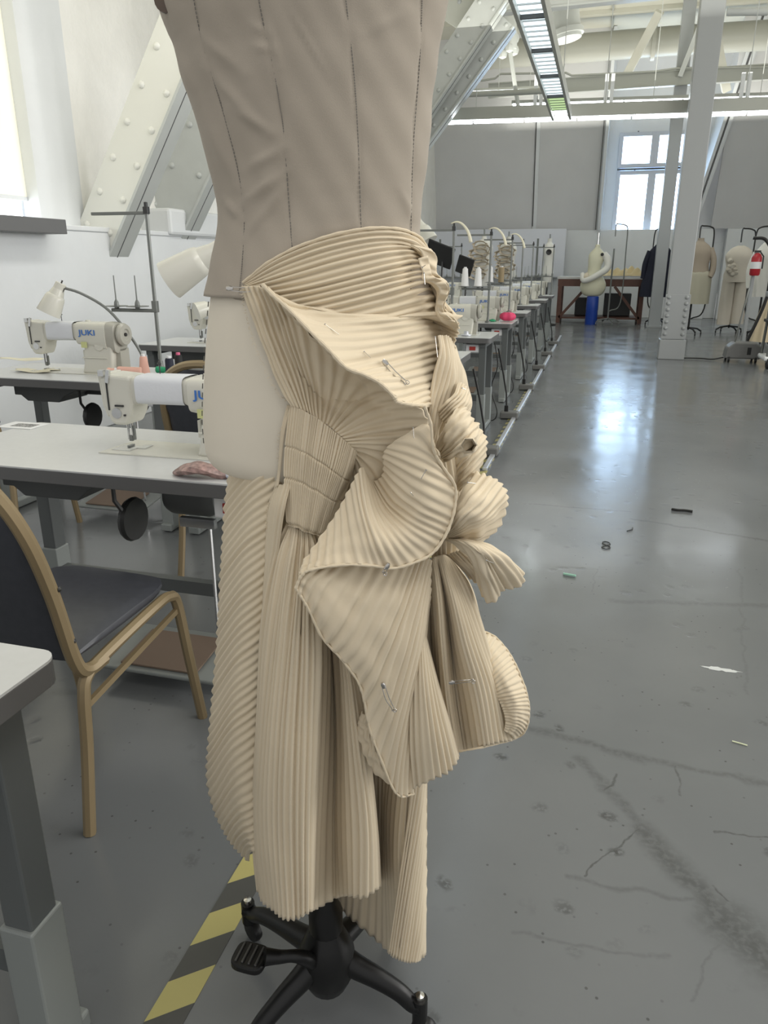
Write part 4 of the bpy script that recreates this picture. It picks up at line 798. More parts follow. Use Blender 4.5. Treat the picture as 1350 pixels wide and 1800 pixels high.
# ------------------------------------------------------------------ scraps on the floor
def scrap(name, lb, cat, q, pts, r, m):
    P = onz(*q, 0); o = MB().tube(cr(np.array([(x, y, r) for x, y in pts]), np.linspace(0, len(pts) - 1, 8 * len(pts))).tolist(), r, 6, flat=1).build(name, m, None, True); o.location = (P[0], P[1], 0.0012); tag(o, lb, cat)
scrap('thread_loop', 'black thread loop shaped like an eight on the floor', 'thread', (1065, 960), [(0, 0), (.02, .02), (.012, .05), (-.012, .05), (-.015, .02), (.01, 0), (.02, -.03), (0, -.05), (-.02, -.03), (0, 0)], .0025, blackm)
scrap('lint_scrap', 'flat black scrap lying on the floor below the window glare', 'scrap', (1197, 900), [(-.05, .01), (-.02, 0), (.02, .005), (.06, -.005)], .008, blackm)
scrap('lint_scrap', 'small curved black thread on the floor', 'thread', (1107, 932), [(-.015, -.03), (.01, 0), (.015, .03)], .003, blackm)
scrap('green_scrap', 'tiny pale green scrap on the floor', 'scrap', (1002, 1013), [(-.03, .005), (0, 0), (.025, -.005)], .006, mat('pale_green', (.35, .6, .48), .6))
scrap('yellow_scrap', 'tiny pale yellow scrap on the floor near the right edge', 'scrap', (1300, 1308), [(-.02, .005), (0, 0), (.02, -.006)], .0022, mat('pale_yellow', (.75, .8, .55), .6))
wp = mat('white_paint', (.62, .64, .63), .5)
P = onz(1268, 1177, 0); pts = []
for k in range(28):
    a = 2 * math.pi * k / 28; pts.append(((.058 + .014 * rng.uniform(-1, 1)) * math.cos(a), (.011 + .005 * rng.uniform(-1, 1)) * math.sin(a) - .004 * math.cos(a)))
o = MB().prism(pts, 0, .0012, 'xy').build('paint_smear', wp); o.location = (P[0], P[1], .0002); tag(o, 'white paint smear on the floor at right', 'paint smear')
# ------------------------------------------------------------------ the dress form in the foreground
def cloth(name, col, nz=.04, rough=.9, bump=.35):
    m = mat(name, col, rough, noise=nz, nscale=6, bump=bump, bscale=900, spec=.15, bd=.0006)
    m.node_tree.nodes['Principled BSDF'].inputs['Sheen Weight'].default_value = .1
    return m
muslin_b = cloth('muslin_bodice', (.385, .338, .278)); linen = cloth('form_linen', (.70, .64, .53), .03, .75, .15)
calico = cloth('calico_cream', (.665, .57, .42)); thread_d = mat('grey_thread', (.16, .155, .14), .9)
iron = mat('black_iron', (.012, .012, .012), .38, .3); nick = mat('nickel', (.55, .53, .50), .25, 1.0)
ROWS = np.array([(-110, 262, 800), (-40, 277, 792), (0, 284, 785), (42, 293, 776), (100, 318, 768), (140, 329, 763), (190, 343, 756), (236, 356, 753), (296, 372, 746), (340, 382, 741), (372, 387, 738), (405, 385, 736), (456, 377, 742), (515, 365, 755), (600, 357, 770), (680, 353, 772), (740, 352, 768), (780, 355, 760)], float)
def row(y): return [np.interp(y, ROWS[:, 0], ROWS[:, k]) for k in (1, 2)]
def row_s(y): 
    t = np.interp(y, ROWS[:, 0], np.arange(len(ROWS))); return cr(ROWS, np.array([t]))[0]
def ring(y, n=96, off=0.0, inset=0.0):
    _, xl, xr = row_s(y); L = S(xl, y, 0); R = S(xr, y, 0); c = (L + R) / 2; a = (R - L) / 2; la = np.linalg.norm(a); a = a / la; la += off - inset; b = .72 * la
    A = 2 * np.pi * np.arange(n) / n; return c + np.outer(np.cos(A) * la, a) - np.outer(np.sin(A) * b, hv), A
def BW(x, y):
    _, xl, xr = row_s(np.clip(y, -110, 780)); c = (xl + xr) / 2; a = (xr - xl) / 2; return .72 * a / F_PX * .97 * math.sqrt(max(0, 1 - ((x - c) / a) ** 2))
def on(pts, off=.008): return [(p[0], p[1], BW(p[0], p[1]) + off + (p[2] if len(p) > 2 else 0)) for p in pts]
base = S(575, 1690, 0)
df = thing('dress_form', 'big cream dress form on a black iron stand in the foreground', 'dress form', (base[0], base[1], 0))
O = np.array([base[0], base[1], 0.])
def cobj(o, par):   # world-built mesh -> child of a thing standing at its own base
    me = o.data; n = len(me.vertices); c = np.empty(n * 3); me.vertices.foreach_get('co', c); c = c.reshape(-1, 3) - np.array(par.location)
    me.vertices.foreach_set('co', c.ravel()); o.parent = par; return o
# torso
R = []; ys = np.r_[np.linspace(-110, 780, 60)]
r0 = ring(-110, inset=.006)[0]; c0_ = r0.mean(0)
for s_, dz in ((.16, .40), (.165, .34), (.17, .27), (.25, .235), (.55, .215), (.85, .18), (1.0, .13), (1.05, .07)): R.append(c0_ + (r0 - c0_) * s_ + np.array([0, 0, dz]))
R.insert(0, c0_ + (r0 - c0_) * .01 + np.array([0, 0, .405]))
for y in ys: R.append(ring(y, inset=.006)[0])
last = R[-1]; c = last.mean(0)
for k in range(1, 9):
    a = math.pi / 2 * k / 8; R.append(c + (last - c) * (1 - .16 * (1 - math.cos(a))) + np.array([0, 0, -.032 * math.sin(a)]))
R.append(c + (last - c) * .02 + np.array([0, 0, -.036]))
cobj(grid_mesh('torso', np.stack(R, 1), linen, None, 0, True), df)
# side seam stitches on the bare form
sm = MB(); 
for y0 in range(530, 775, 16):
    p = [S(row(y)[0] + 3, y, .012) for y in (y0, y0 + 9)]; sm.tube([tuple(q) for q in p], .0008, 4)
cobj(sm.build('side_stitching', thread_d), df)
P = [S(*q) for q in on([(372, 803), (400, 812), (440, 818), (500, 822)], .0)]; cobj(MB().tube([tuple(p) for p in P], .0008, 5).build('base_seam', thread_d), df)
# stand
hub = base.copy(); st = MB(); top = S(573, 1330, 0)
cobj(MB().tube([tuple(hub + np.array([0, 0, -.02])), tuple(hub + np.array([0, 0, .12])), tuple(hub + np.array([0, 0, .14])), tuple(hub + np.array([0, 0, .92]))], [.030, .030, .021, .021], 16).build('pole', iron, None, True), df)
cobj(MB().lathe([(.02, -.06), (.035, -.05), (.048, -.02), (.050, .03), (.038, .06), (.03, .08)], 20, tuple(hub)).build('hub', iron, None, True), df)
ENDS = [onz(440, 1648, 0), onz(430, 1900, 0), onz(737, 1822, 0), onz(692, 1612, 0)]
for k in range(4):
    e = ENDS[k] - hub; rr_ = math.hypot(e[0], e[1]); a = math.atan2(e[1], e[0]); d = np.array([math.cos(a), math.sin(a), 0]); g = rr_ / .30; hz = float(hub[2])
    P = [hub + d * .02 + np.array([0, 0, .02]), hub + d * .09 * g + np.array([0, 0, .0]), hub + d * .16 * g + np.array([0, 0, -.02]), hub + d * .23 * g + np.array([0, 0, -.045]), hub + d * .275 * g + np.array([0, 0, -.07]), hub + d * rr_ + np.array([0, 0, -.072])]
    C = cr(np.array(P), np.linspace(0, 5, 26)); l = cobj(MB().tube(C.tolist(), np.interp(np.linspace(0, 1, 26), [0, .5, .9, 1], [.024, .017, .014, .017]).tolist(), 12).build('leg', iron, None, True), df)
    q = hub + d * rr_; ax = Matrix.Rotation(a + math.pi / 2, 3, 'Z') @ Matrix.Rotation(math.pi / 2, 3, 'Y')
    cobj(MB().tube([(q[0], q[1], .045), (q[0], q[1], .095)], .014, 12).build('caster_socket', iron, None, True), df)
    cobj(MB().lathe([(.009, .095), (.008, .103), (.001, .105)], 10, (q[0], q[1], 0)).build('cap_bolt', nick, None, True), df)
    cobj(MB().lathe([(.001, -.009), (.022, -.008), (.024, 0), (.022, .008), (.001, .009)], 18, (q[0] + .008, q[1], .024), ax).build('caster_wheel', iron, None, True), df)
# foot pedal
p0 = S(440, 1684, .05); ar = hub + np.array([0, 0, -.01]); 
P = [hub + np.array([0, 0, -.02]), S(530, 1682, .05), S(490, 1682, .055), S(465, 1682, .06)]
cobj(MB().tube(cr(np.array(P), np.linspace(0, 3, 16)).tolist(), np.interp(np.linspace(0, 1, 16), [0, .5, 1], [.016, .010, .015]).tolist(), 10).build('pedal_arm', iron, None, True), df)
V = []
for k in range(28):
    a = 2 * math.pi * k / 28; V.append((p0[0] + .030 * math.copysign(abs(math.cos(a)) ** .55, math.cos(a)), p0[1] + .026 * math.copysign(abs(math.sin(a)) ** .55, math.sin(a))))
pdl = cobj(MB().prism(V, p0[2] - .008, p0[2] + .008, 'xy').build('foot_pedal', iron, None, bevel=.004), df)
for k in range(4): cobj(MB().box((p0[0] - .018 + k * .012, p0[1], p0[2] + .009), (.004, .038, .004)).build('tread_rib', mat('worn_iron_%d' % k, (.10, .10, .10), .35, .6), None, bevel=.001), df)
# ------------------------------------------------------------------ muslin bodice
bd = thing('muslin_bodice', 'fitted grey-beige muslin bodice with stitched seams on the big dress form', 'bodice', (base[0], base[1], float(S(500, 520, 0)[2])))
ys = np.linspace(-110, 519, 120); n = 260; G = np.zeros((n, len(ys), 3))
SEAMS = [[(455, -60), (455, 0), (480, 118), (491, 180), (499, 236), (508, 359), (514, 443), (520, 519)], [(600, -60), (608, 0), (622, 127), (629, 236), (635, 405), (640, 519)], [(330, -60), (352, 60), (375, 140), (396, 211), (419, 304), (429, 380), (426, 456), (420, 519)], [(743, -60), (742, 0), (738, 106), (727, 253), (723, 380), (722, 519)]]
wr = [((365, 120), (470, 235), 9, .0035), ((350, 60), (430, 130), 10, .003), ((410, 190), (480, 235), 8, .003), ((430, 300), (500, 260), 9, .003), ((425, 360), (505, 300), 9, .0035), ((430, 420), (500, 330), 8, .0025), ((395, 350), (425, 385), 7, .004), ((360, 200), (420, 330), 12, .0025), ((500, 0), (580, 140), 3.0, .0022), ((460, 10), (495, 120), 5, .0025), ((700, 330), (725, 385), 6, .002), ((560, 340), (600, 400), 20, .001), ((300, 60), (350, 180), 10, .003), ((640, 60), (720, 20), 12, .0015), ((470, 60), (440, 40), 7, .002), ((480, 90), (445, 80), 6, .002)]
def proj_all(R_):
    d = R_ - CP; z = d @ fwd; return 675 + F_PX * (d @ rgt) / z, 900 - F_PX * (d @ upv) / z
def skin(x, y, off=.0015):
    """point of the bodice surface seen at pixel x, y"""
    r_, cx_ = y, x
    for _ in range(7):
        _, xl, xr = row_s(r_); c_ = np.clip((cx_ - (xl + xr) / 2) / ((xr - xl) / 2), -.999, .999); L = S(xl, r_, 0); Rr = S(xr, r_, 0); m_ = (L + Rr) / 2; a_ = (Rr - L) / 2; la = np.linalg.norm(a_) ; e_ = a_ / la; la += off
        P_ = m_ + e_ * la * c_ - hv * .72 * la * math.sqrt(1 - c_ * c_); px_, py_ = proj(P_); r_ += (y - py_); cx_ += (x - px_)
    return P_
for j, y in enumerate(ys):
    Rg, A = ring(y, n, .0015); Ct = Rg.mean(0); px, py = proj_all(Rg); f = (np.sin(A) > -.2); D = np.zeros(n)
    for (ax_, ay), (bx, by), wd, am in wr:
        dx, dy = bx - ax_, by - ay; t = np.clip(((px - ax_) * dx + (py - ay) * dy) / (dx * dx + dy * dy), 0, 1)
        d2 = np.hypot(px - ax_ - t * dx, py - ay - t * dy); D += am * np.exp(-(d2 / wd) ** 2) * np.sin(np.pi * np.clip(t, .1, .9))
    for s_ in SEAMS:
        sx = np.interp(py, [q[1] for q in s_], [q[0] for q in s_]); D -= .0010 * np.exp(-((px - sx) / 2.2) ** 2) + .0005 * np.exp(-((px - sx) / 7) ** 2) * (1 + .6 * np.sin(py * .5))
    D += .0007 * np.sin(px * .05 + py * .03) + .0005 * np.sin(px * .11 - py * .06)
    nr = Rg - Ct; nr /= np.linalg.norm(nr, axis=1)[:, None]; G[:, j] = Rg + nr * (D * f)[:, None]
cobj(grid_mesh('shell', G, muslin_b, None, .0015, True), bd)
for s_ in SEAMS:
    C = cr(np.array(s_, float), np.linspace(0, len(s_) - 1, 110)); mbb = MB()
    for k in range(0, 108, 1):
        if C[k, 1] > 545: break
        P = [skin(x, y, .0016) for x, y in (C[k], C[k] + (C[k + 1] - C[k]) * .72)]; mbb.tube([tuple(p) for p in P], .0005, 4)
    cobj(mbb.build('stitched_seam', thread_d), bd)
hem = MB(); C = cr(np.array([(364, 514), (385, 520), (405, 524), (430, 528)], float), np.linspace(0, 3, 20)); hem.tube([tuple(S(x, y, BW(x, y) + .003)) for x, y in C], .0012, 6); cobj(hem.build('raw_hem', muslin_b, None, True), bd)
C = cr(np.array([(300, -20), (294, 20), (318, 101), (349, 211), (372, 296), (385, 360)], float), np.linspace(0, 5, 50)); cobj(MB().tube([tuple(S(x + 4, y, BW(x + 4, y) + .001)) for x, y in C], .0012, 6).build('side_piping', muslin_b, None, True), bd)
P = S(291, 2, .05); cobj(MB().lathe([(.001, -.004), (.012, -.002), (.012, .003), (.001, .005)], 18, tuple(P), Vector(tuple(-hv)).to_track_quat('Z', 'Y').to_matrix()).build('button', mat('brown_button', (.10, .07, .05), .4), None, True), bd)
# ------------------------------------------------------------------ draped pleated skirt
sk = thing('pleated_skirt', 'draped asymmetric calico skirt of fine pleats pinned to the dress form', 'skirt', (base[0], base[1], .2))
def part(name, guides, n_pl, amp, m=calico, label=None, **k):
    o = cobj(pleated(name, guides, n_pl, amp, m, None, **k), sk)
    if label: o['label'] = label
    return o
# back and inner cloth closing the skirt
part('back_panel', [[(410, 800, .02), (402, 1000, .0), (392, 1200, -.03), (388, 1400, -.04), (425, 1490, -.05)], [(430, 790, -.10), (420, 1000, -.14), (410, 1250, -.18), (440, 1480, -.2)], [(560, 760, -.16), (560, 1000, -.2), (560, 1250, -.24), (580, 1500, -.26)], [(690, 780, -.12), (700, 1000, -.16), (710, 1250, -.19), (715, 1540, -.2)], [(755, 800, .0), (752, 1000, -.02), (750, 1250, -.03), (747, 1640, -.04)]], 44, .004, calico, seed=3, body=False)
# left panel with diagonal pleats
lx = lambda y: np.interp(y, [760, 830, 900, 1000, 1150, 1300, 1375, 1430, 1480, 1520], [408, 402, 394, 388, 380, 366, 363, 377, 402, 442])
rx_ = lambda y: np.interp(y, [740, 828, 900, 1000, 1150, 1300, 1420, 1520], [505, 500, 486, 472, 463, 452, 450, 450])
gl = []
for y in np.r_[770:1350:60, 1368, 1420, 1460, 1490, 1515]:
    yr = y - 105 if y < 1400 else y - 105 + (y - 1400) * .75
    a, b_ = lx(y), rx_(yr); gl.append([(a, y, -.01), (a + (b_ - a) * .12, y - 14 - 6 * (y < 1200), .035), (a + (b_ - a) * .45, (y * .50 + yr * .50) - 8, .085), (a + (b_ - a) * .8, y * .18 + yr * .82, .10), (b_ + 10, yr - 5, .095)])
part('side_panel', gl, 50, .0036, calico, 'left skirt panel with diagonal pleats', nv=70, seed=11, body=False, jit=.06, sharp=.6, flip=-1)
# right inner skirt
part('right_inner_panel', [[(585, 1000, .02), (595, 1300, .0), (590, 1450, -.02), (592, 1592, -.05)], [(625, 1000, .03), (640, 1300, .0), (640, 1450, -.02), (625, 1622, -.04)], [(665, 1000, .04), (668, 1300, .01), (668, 1450, -.0), (664, 1655, -.02)], [(690, 1000, .05), (693, 1300, .04), (682, 1450, .04), (690, 1680, .05)], [(705, 1000, .06), (712, 1300, .08), (700, 1500, .09), (708, 1687, .10)], [(722, 1000, .06), (732, 1250, .08), (725, 1480, .09), (728, 1690, .095)], [(735, 1000, .04), (746, 1250, .06), (742, 1450, .06), (746, 1680, .06)], [(742, 1000, .0), (748, 1250, .0), (747, 1450, .0), (745, 1668, .0)]], 20, .0042, calico, 'longest right hand tail of the skirt', nv=90, seed=5, fade=(.05, 0))
part('tail_front', [[(737, 1240, .09), (722, 1400, .105), (700, 1550, .11), (682, 1674, .10)], [(746, 1300, .08), (735, 1400, .10), (712, 1550, .115), (692, 1682, .11)], [(748, 1370, .07), (738, 1460, .10), (720, 1580, .115), (704, 1688, .113)], [(748, 1440, .06), (741, 1510, .09), (729, 1605, .105), (716, 1691, .108)], [(748, 1520, .05), (743, 1575, .08), (737, 1640, .095), (728, 1691, .10)], [(748, 1610, .05), (745, 1640, .07), (742, 1668, .08), (738, 1688, .085)]], 13, .0042, calico, 'right tail with slanting pleats', nv=70, seed=35)
# middle front skirt, fanning out below the gathers
F = [[(505, 915, .13), (484, 985, .135), (464, 1080, .13), (455, 1250, .11), (446, 1420, .09), (446, 1500, .085), (452, 1560, .08)],
     [(512, 920, .135), (490, 1000, .145), (470, 1120, .15), (458, 1280, .14), (450, 1440, .12), (462, 1585, .11)],
     [(518, 924, .14), (503, 1010, .16), (487, 1150, .17), (472, 1300, .17), (466, 1450, .16), (480, 1600, .15)],
     [(528, 930, .14), (520, 1030, .165), (508, 1150, .18), (496, 1300, .185), (492, 1450, .18), (500, 1616, .18)],
     [(538, 934, .14), (535, 1030, .165), (532, 1150, .18), (525, 1300, .185), (522, 1450, .185), (525, 1614, .18)],
     [(546, 937, .14), (552, 1030, .155), (558, 1150, .17), (553, 1300, .175), (547, 1450, .175), (545, 1602, .175)],
     [(550, 938, .135), (562, 1030, .12), (570, 1150, .11), (567, 1300, .11), (560, 1450, .11), (555, 1598, .11)],
     [(553, 938, .13), (570, 1030, .09), (585, 1150, .07), (590, 1300, .06), (588, 1450, .06), (590, 1580, .06)],
     [(557, 938, .13), (582, 1040, .12), (598, 1150, .12), (605, 1300, .12), (608, 1450, .12), (612, 1575, .12)],
     [(560, 938, .13), (590, 1050, .135), (612, 1180, .14), (625, 1300, .145), (640, 1450, .145), (640, 1578, .145)],
     [(562, 936, .13), (596, 1050, .12), (624, 1180, .12), (643, 1300, .12), (660, 1450, .12), (666, 1560, .12)],
     [(564, 930, .11), (598, 1050, .05), (622, 1180, .02), (640, 1300, .0), (655, 1450, .0), (664, 1550, .0)]]
part('front_panel', F, 32, .0050, calico, 'long front skirt panel with vertical pleats', nv=120, seed=21, fade=(.02, 0), jit=.1, big=lambda a, b: .0055 * np.sin(2 * np.pi * a * 11 + 1.2 * np.sin(a * 17)) * np.clip(b / .06, 0, 1) * np.exp(-b * 2.6))
# gathered, shirred band
part('gathered_band', [[(512, 712, .125), (506, 760, .13), (502, 800, .13), (500, 850, .135), (503, 925, .14)], [(535, 722, .145), (528, 790, .15), (524, 850, .15), (520, 928, .15)], [(562, 738, .155), (552, 800, .16), (545, 860, .155), (536, 936, .152)], [(592, 762, .155), (580, 815, .16), (568, 865, .155), (552, 940, .148)], [(618, 785, .15), (604, 830, .15), (588, 870, .145), (563, 942, .14)], [(630, 800, .12), (618, 840, .11), (600, 880, .11), (575, 930, .11)]], 36, .0035, calico, 'tightly gathered band of narrow pleats', nv=110, seed=8, jit=.35, sharp=.55, big=lambda a, b: -.0022 * np.exp(-((b - .34) / .008) ** 2) - .003 * np.exp(-((b - .60) / .008) ** 2) - .004 * np.exp(-((b - .985) / .015) ** 2) + .001 * np.sin(a * 30 + b * 3))
part('raw_edge_strip', [[(514, 712, .12), (500, 760, .125), (492, 830, .12), (488, 855, .12)], [(505, 712, .115), (495, 760, .12), (490, 830, .115), (483, 860, .11)]], 3, .002, calico, nv=40)
part('left_cascade', [[(500, 850, .135), (488, 890, .14), (478, 960, .13), (468, 1040, .12), (464, 1110, .11)], [(510, 850, .14), (498, 900, .15), (487, 980, .14), (472, 1080, .13), (466, 1140, .12)], [(492, 852, .12), (478, 892, .12), (470, 960, .11), (464, 1030, .10), (462, 1100, .09)], [(486, 854, .11), (473, 892, .10), (468, 960, .08), (464, 1030, .07), (461, 1090, .06)]], 8, .003, calico, nv=70, seed=4)
# frayed threads along the raw edge
fr_ = MB(); 
for k in range(170):
    t = k / 170; q = cr(np.array([(426, 505), (436, 560), (455, 620), (490, 690), (512, 714), (492, 770), (490, 850), (473, 895), (470, 930)], float), np.array([t * 8]))[0]; wv_ = BW(q[0], q[1]) + .012
    p = S(q[0], q[1], wv_); e = S(q[0] - rng.uniform(2, 7), q[1] + rng.uniform(-3, 4), wv_ + .001); fr_.tube([tuple(p), tuple((p + e) / 2 + rng.uniform(-.0008, .0008, 3)), tuple(e)], .00025, 3, False)
o = cobj(fr_.build('frayed_threads', calico), sk); o['kind'] = 'stuff'
# fan of pleats in the hollow above the gathers
part('inner_fan', [[(514, 714, .128), (490, 680, .118), (455, 590, .105), (436, 540, .10), (424, 503, .10)], [(522, 716, .135), (496, 660, .122), (468, 590, .112), (450, 540, .11), (434, 503, .108)], [(532, 720, .14), (505, 650, .118), (482, 590, .11), (468, 540, .11), (452, 503, .112)],
    [(545, 728, .145), (528, 660, .118), (508, 600, .108), (492, 550, .112), (474, 512, .118)], [(555, 735, .15), (548, 680, .115), (532, 620, .10), (520, 575, .105), (505, 540, .12)], [(565, 742, .15), (570, 690, .11), (572, 650, .095), (570, 620, .10), (562, 602, .13)],
    [(575, 748, .15), (595, 700, .115), (610, 670, .10), (620, 655, .11), (625, 650, .14)], [(585, 756, .152), (618, 722, .125), (645, 700, .11), (665, 690, .12), (685, 688, .15)], [(595, 764, .153), (640, 742, .135), (680, 728, .125), (710, 722, .14), (740, 720, .165)], [(604, 772, .153), (650, 764, .14), (690, 760, .13), (725, 758, .145), (755, 762, .165)], [(612, 780, .15), (650, 782, .14), (690, 786, .135), (720, 792, .14), (745, 800, .16)], [(618, 788, .14), (640, 802, .13), (665, 822, .125), (680, 840, .12), (690, 860, .12)], [(622, 796, .135), (632, 820, .125), (645, 845, .12), (655, 865, .115), (662, 880, .11)], [(622, 802, .12), (622, 830, .11), (625, 855, .10), (628, 880, .10), (630, 900, .10)]],
    26, .0042, calico, 'shaded fan of pleats spreading from the gathers', nv=90, seed=13, jit=.25, sharp=.6, crumple=.0006)
# hip wrap
part('hip_wrap', [on(g, .012) for g in ([(427, 498), (475, 460), (540, 428), (620, 406), (690, 402), (730, 415, -.005), (757, 445, .01)], [(430, 501), (500, 467), (580, 440), (660, 424), (720, 428), (762, 462, .02)], [(436, 505), (510, 483), (600, 457), (680, 441), (735, 443), (768, 482, .025)], [(455, 518), (540, 502), (620, 481), (690, 463), (740, 458), (772, 492, .03)],
    [(490, 535), (560, 519), (630, 502), (700, 485), (750, 478), (780, 505, .03)], [(515, 552), (580, 540), (650, 523), (710, 507), (755, 500), (780, 540, .03)], [(560, 575), (620, 560), (680, 545), (740, 528), (770, 526), (800, 556, .035)], [(600, 610), (660, 590), (700, 575), (745, 560), (780, 556), (805, 578, .04)])], 15, .0066, calico, 'pleated wrap across the hip', nv=90, seed=2, sharp=.72, jit=.08)
# flap folded over the wrap
part('folded_flap', [on([(462, 500, .012), (480, 520, .02), (505, 545, .02), (520, 550, .008)], .012), on([(478, 518, .03), (505, 540, .02), (550, 553, .008), (600, 556, .004), (660, 558, .002), (735, 552, .0), (790, 552, .03)], .016), on([(510, 546, .045), (560, 566, .022), (620, 566, .01), (690, 560, .005), (745, 556, .0), (800, 566, .035)], .02), on([(545, 582, .055), (600, 585, .03), (660, 580, .012), (720, 572, .006), (765, 566, .006), (806, 585, .04)], .02),
    on([(578, 615, .062), (630, 612, .035), (680, 604, .018), (730, 594, .01), (775, 586, .01), (800, 596, .04)], .022), on([(608, 646, .068), (650, 638, .04), (700, 626, .02), (745, 614, .012), (785, 606, .02), (798, 618, .04)], .022), on([(640, 659, .072), (680, 652, .045), (720, 642, .03), (760, 630, .02), (785, 628, .025), (800, 640, .04)], .022),
    on([(668, 674, .075), (700, 670, .055), (730, 662, .04), (765, 652, .03), (788, 650, .035), (800, 660, .04)], .022), on([(692, 697, .078), (715, 690, .06), (740, 682, .045), (765, 675, .04), (785, 672, .04), (800, 682, .04)], .022), on([(720, 711, .08), (735, 706, .065), (750, 700, .055), (765, 698, .05), (775, 698, .045), (785, 704, .04)], .022), on([(746, 713, .08), (752, 714, .07), (758, 716, .06), (764, 720, .055), (768, 724, .05)], .022)],
    17, .0028, calico, 'upper flap folded over the hip wrap', nv=80, seed=6, sharp=.7, jit=.15, crumple=.0008)
# standing ruffle down the right side of the hip
def ribbon(name, inner, outer, nwav, amp, m=calico, label=None, nv=160, seed=1, **k):
    """gathered ribbon between an inner and an outer line"""
    I = resample(inner, nv); Oo = resample(outer, nv); n = 8; V = np.zeros((n, nv, 3)); t = np.linspace(0, 1, nv)
    wv_ = np.sin(2 * np.pi * nwav * t + .8 * wob(nv, nwav, seed)) + .3 * np.sin(4 * np.pi * nwav * t + seed)
    for i in range(n):
        a = i / (n - 1)
        for j in range(nv):
            q = I[j] * (1 - a) + Oo[j] * a; V[i, j] = S(q[0], q[1], q[2] + amp * a * wv_[j] + amp * .25 * math.sin(a * 3.1) * math.cos(2 * np.pi * nwav * t[j]))
    o = cobj(grid_mesh(name, V, m, None, .0014), sk)
    if label: o['label'] = label
    return o
ribbon('hip_ruffle', [(722, 430, .075), (738, 440, .07), (745, 465, .06), (742, 490, .07), (758, 500, .07), (768, 515, .06), (765, 545, .06), (775, 565, .07), (795, 575, .06)], [(757, 438, .05), (768, 452, .05), (768, 480, .055), (786, 496, .07), (790, 512, .07), (781, 540, .06), (796, 556, .07), (806, 572, .07), (803, 585, .05)], 5, .007, label='narrow standing ruffle at the hip')
ribbon('rolled_edge', [(735, 455, .09), (742, 475, .10), (748, 492, .10), (762, 498, .10), (772, 510, .10), (768, 532, .09), (772, 552, .09), (786, 562, .085)], [(752, 450, .085), (757, 475, .09), (762, 486, .10), (782, 496, .10), (788, 512, .095), (778, 538, .09), (784, 552, .09), (800, 566, .08)], 7, .004)
part('side_drape', [[(770, 590, .09), (772, 620, .10), (762, 660, .11), (752, 720, .12), (748, 790, .12)], [(780, 590, .08), (785, 630, .10), (778, 670, .11), (762, 730, .12), (755, 800, .12)], [(790, 595, .07), (798, 640, .09), (795, 680, .10), (778, 740, .11), (765, 800, .11)], [(797, 605, .05), (810, 650, .06), (812, 690, .07), (800, 740, .09), (780, 800, .10)], [(798, 615, .02), (815, 660, .02), (824, 700, .03), (820, 740, .05), (790, 800, .06)]], 10, .0045, calico, 'twisted folds below the hip ruffle', nv=70, seed=17, jit=.3, crumple=.0012)
part('upper_petal', [[(770, 720, .12), (785, 705, .13), (800, 690, .12), (806, 672, .10)], [(775, 735, .12), (795, 715, .13), (812, 700, .12), (820, 680, .09)], [(785, 745, .12), (805, 728, .13), (818, 715, .11), (826, 700, .08)], [(800, 745, .11), (812, 735, .12), (820, 726, .10), (826, 716, .08)]], 8, .003, calico, nv=40, seed=9, crumple=.0007)
part('inner_drape', [[(735, 760, .10), (745, 850, .10), (755, 930, .09), (760, 1010, .08)], [(760, 760, .10), (768, 850, .11), (776, 930, .10), (780, 1000, .09)], [(785, 760, .10), (800, 850, .09), (805, 910, .08), (800, 1000, .07)], [(800, 770, .06), (812, 850, .05), (815, 910, .04), (810, 990, .03)]], 9, .004, calico, 'shaded cloth behind the side bow', nv=60, seed=33)
# curled loop ruffle
part('curled_loop', [[(768, 790, .12), (775, 760, .14), (790, 735, .15), (800, 718, .14), (812, 712, .12)], [(772, 795, .13), (790, 765, .16), (808, 745, .165), (818, 732, .15), (826, 728, .12)], [(776, 800, .13), (800, 778, .165), (820, 762, .17), (832, 752, .15), (838, 745, .12)], [(778, 806, .13), (800, 795, .165), (818, 785, .175), (832, 775, .16), (840, 765, .13)], [(780, 812, .12), (800, 806, .15), (818, 802, .165), (832, 795, .15), (838, 785, .13)]], 7, .0035, calico, 'rolled loop of cloth right of the flap', nv=50, seed=14, crumple=.0015)
lp = []
for a in np.linspace(0, 2 * math.pi, 7): lp.append((824 + 13 * math.cos(a), 783 + 13 * math.sin(a)))
V = np.array([[S(824 + (x - 824) * s_, 783 + (y - 783) * s_, w_) for s_, w_ in ((1.15, .17), (1.0, .185), (.85, .17), (.7, .13), (.6, .10))] for x, y in lp])
cobj(grid_mesh('loop_mouth', V, calico, None, .0015), sk)
part('back_leaf', [[(785, 815, .07), (800, 790, .08), (820, 765, .07), (836, 742, .05)], [(790, 830, .08), (812, 805, .09), (835, 782, .08), (850, 762, .05)], [(795, 845, .08), (818, 822, .09), (840, 800, .08), (856, 782, .05)], [(798, 862, .08), (815, 845, .09), (835, 825, .08), (851, 806, .05)], [(795, 880, .07), (810, 862, .08), (825, 846, .07), (838, 832, .05)]], 8, .003, calico, 'leaf shaped pleated piece above the bow', nv=50, seed=18, crumple=.001)
